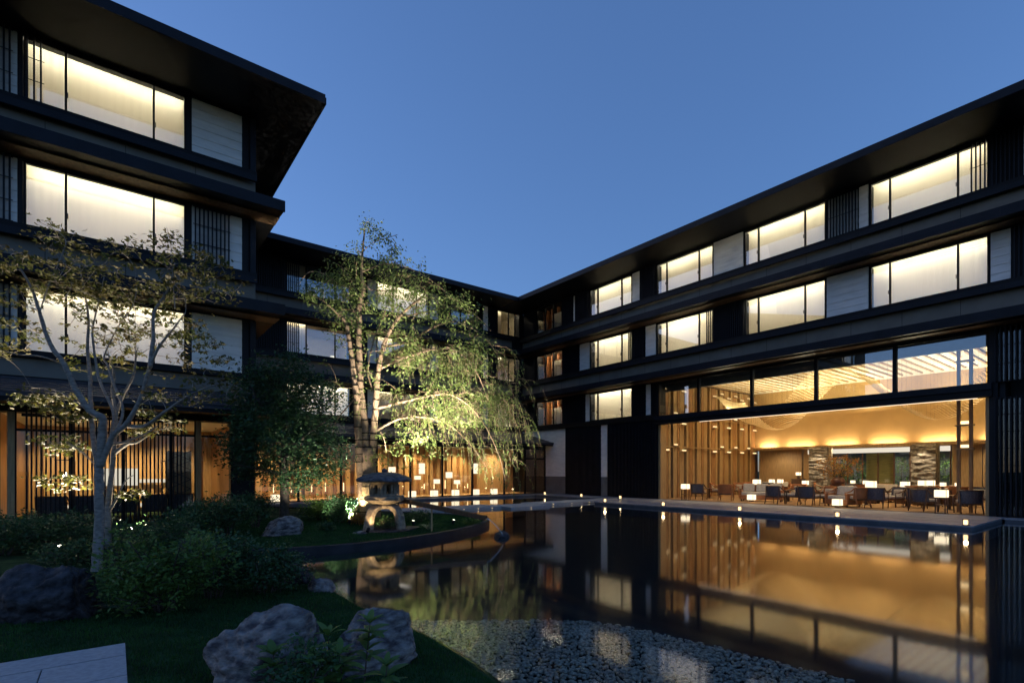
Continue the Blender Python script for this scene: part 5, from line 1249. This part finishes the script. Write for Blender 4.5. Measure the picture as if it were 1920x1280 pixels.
# ================================================================== GALLERY AND SALON THINGS
for i, (px, py) in enumerate(((470, 952), (516, 960), (773, 929), (814, 928), (854, 927), (892, 926), (926, 925))):
    v = ony(px, py, YP + .55) if px > 600 else ony(px, 935, YP + .55)
    lamp((v.x, v.y, .1), .34, .34, .37, ORD[i] + ' glowing paper floor cube from the left wing behind the gallery glass', False, 'cube lamps in the gallery', name='floor_lamp')
for i, (px, py, hh, ww) in enumerate(sorted(((791, 878, .62, .26), (783, 895, .22, .28), (819, 902, .26, .28), (842, 890, .36, .3), (857, 903, .24, .28), (892, 878, .64, .2), (735, 880, .3, .3)))):
    v = ony(px, py, YP + 1.2); x, y, z = v
    o = empty('hanging_lantern', (x, y, 3.14), ORD[i] + ' paper lantern on a cord in the gallery counting from the left wing', 'lantern', 'hanging lanterns in the gallery')
    ubox('lantern_body', 'shade', o, x - ww / 2, x + ww / 2, y - ww / 2, y + ww / 2, z - hh / 2, z + hh / 2); MB().tube([(x, y, z + hh / 2), (x, y, 3.14)], .006, 4).build('cord', 'woodd', o)
    ubox('lantern_cap', 'woodd', o, x - ww * .52, x + ww * .52, y - ww * .52, y + ww * .52, z + hh / 2 + .001, z + hh / 2 + .02)
# salon: dark chairs along the screen, bulb lanterns in glass frames
for i, x in enumerate((-1.3, -.55, .2, .95, 1.55)):
    o = armchair((x, YL + 1.1, .1), rad(8 * (i - 2)), ORD[i] + ' dark chair from the salon left post with its back to the screen', 'woodd', 'fabric', 'fabric'); o['group'] = 'chairs in the salon'
for x in (-1.1, 1.35):
    y = YL + 1.4; o = empty('floor_lantern', (x, y, .1), 'framed floor lantern with a glowing bulb by the ' + ('left post of the salon' if x < 0 else 'carved lattice panel'), 'lantern', 'framed lanterns in the salon')
    for sx_ in (-1, 1):
        for sy_ in (-1, 1): ubox('lantern_post', 'woodd', o, x + sx_ * .2 - .012, x + sx_ * .2 + .012, y + sy_ * .2 - .012, y + sy_ * .2 + .012, .1, 1.9)
    ubox('lantern_top', 'woodd', o, x - .22, x + .22, y - .22, y + .22, 1.9, 1.93); ubox('lantern_floor', 'woodd', o, x - .22, x + .22, y - .22, y + .22, .7, .73)
    MB().tube([(x, y, 1.58), (x, y, 1.9)], .006, 4).build('cord', 'woodd', o)
    bm = MB().lathe([(.01, 1.40), (.04, 1.42), (.055, 1.46), (.045, 1.51), (.02, 1.56), (.015, 1.58)], 12, (x, y, 0)).build('bulb', 'spot', o, smooth=True)
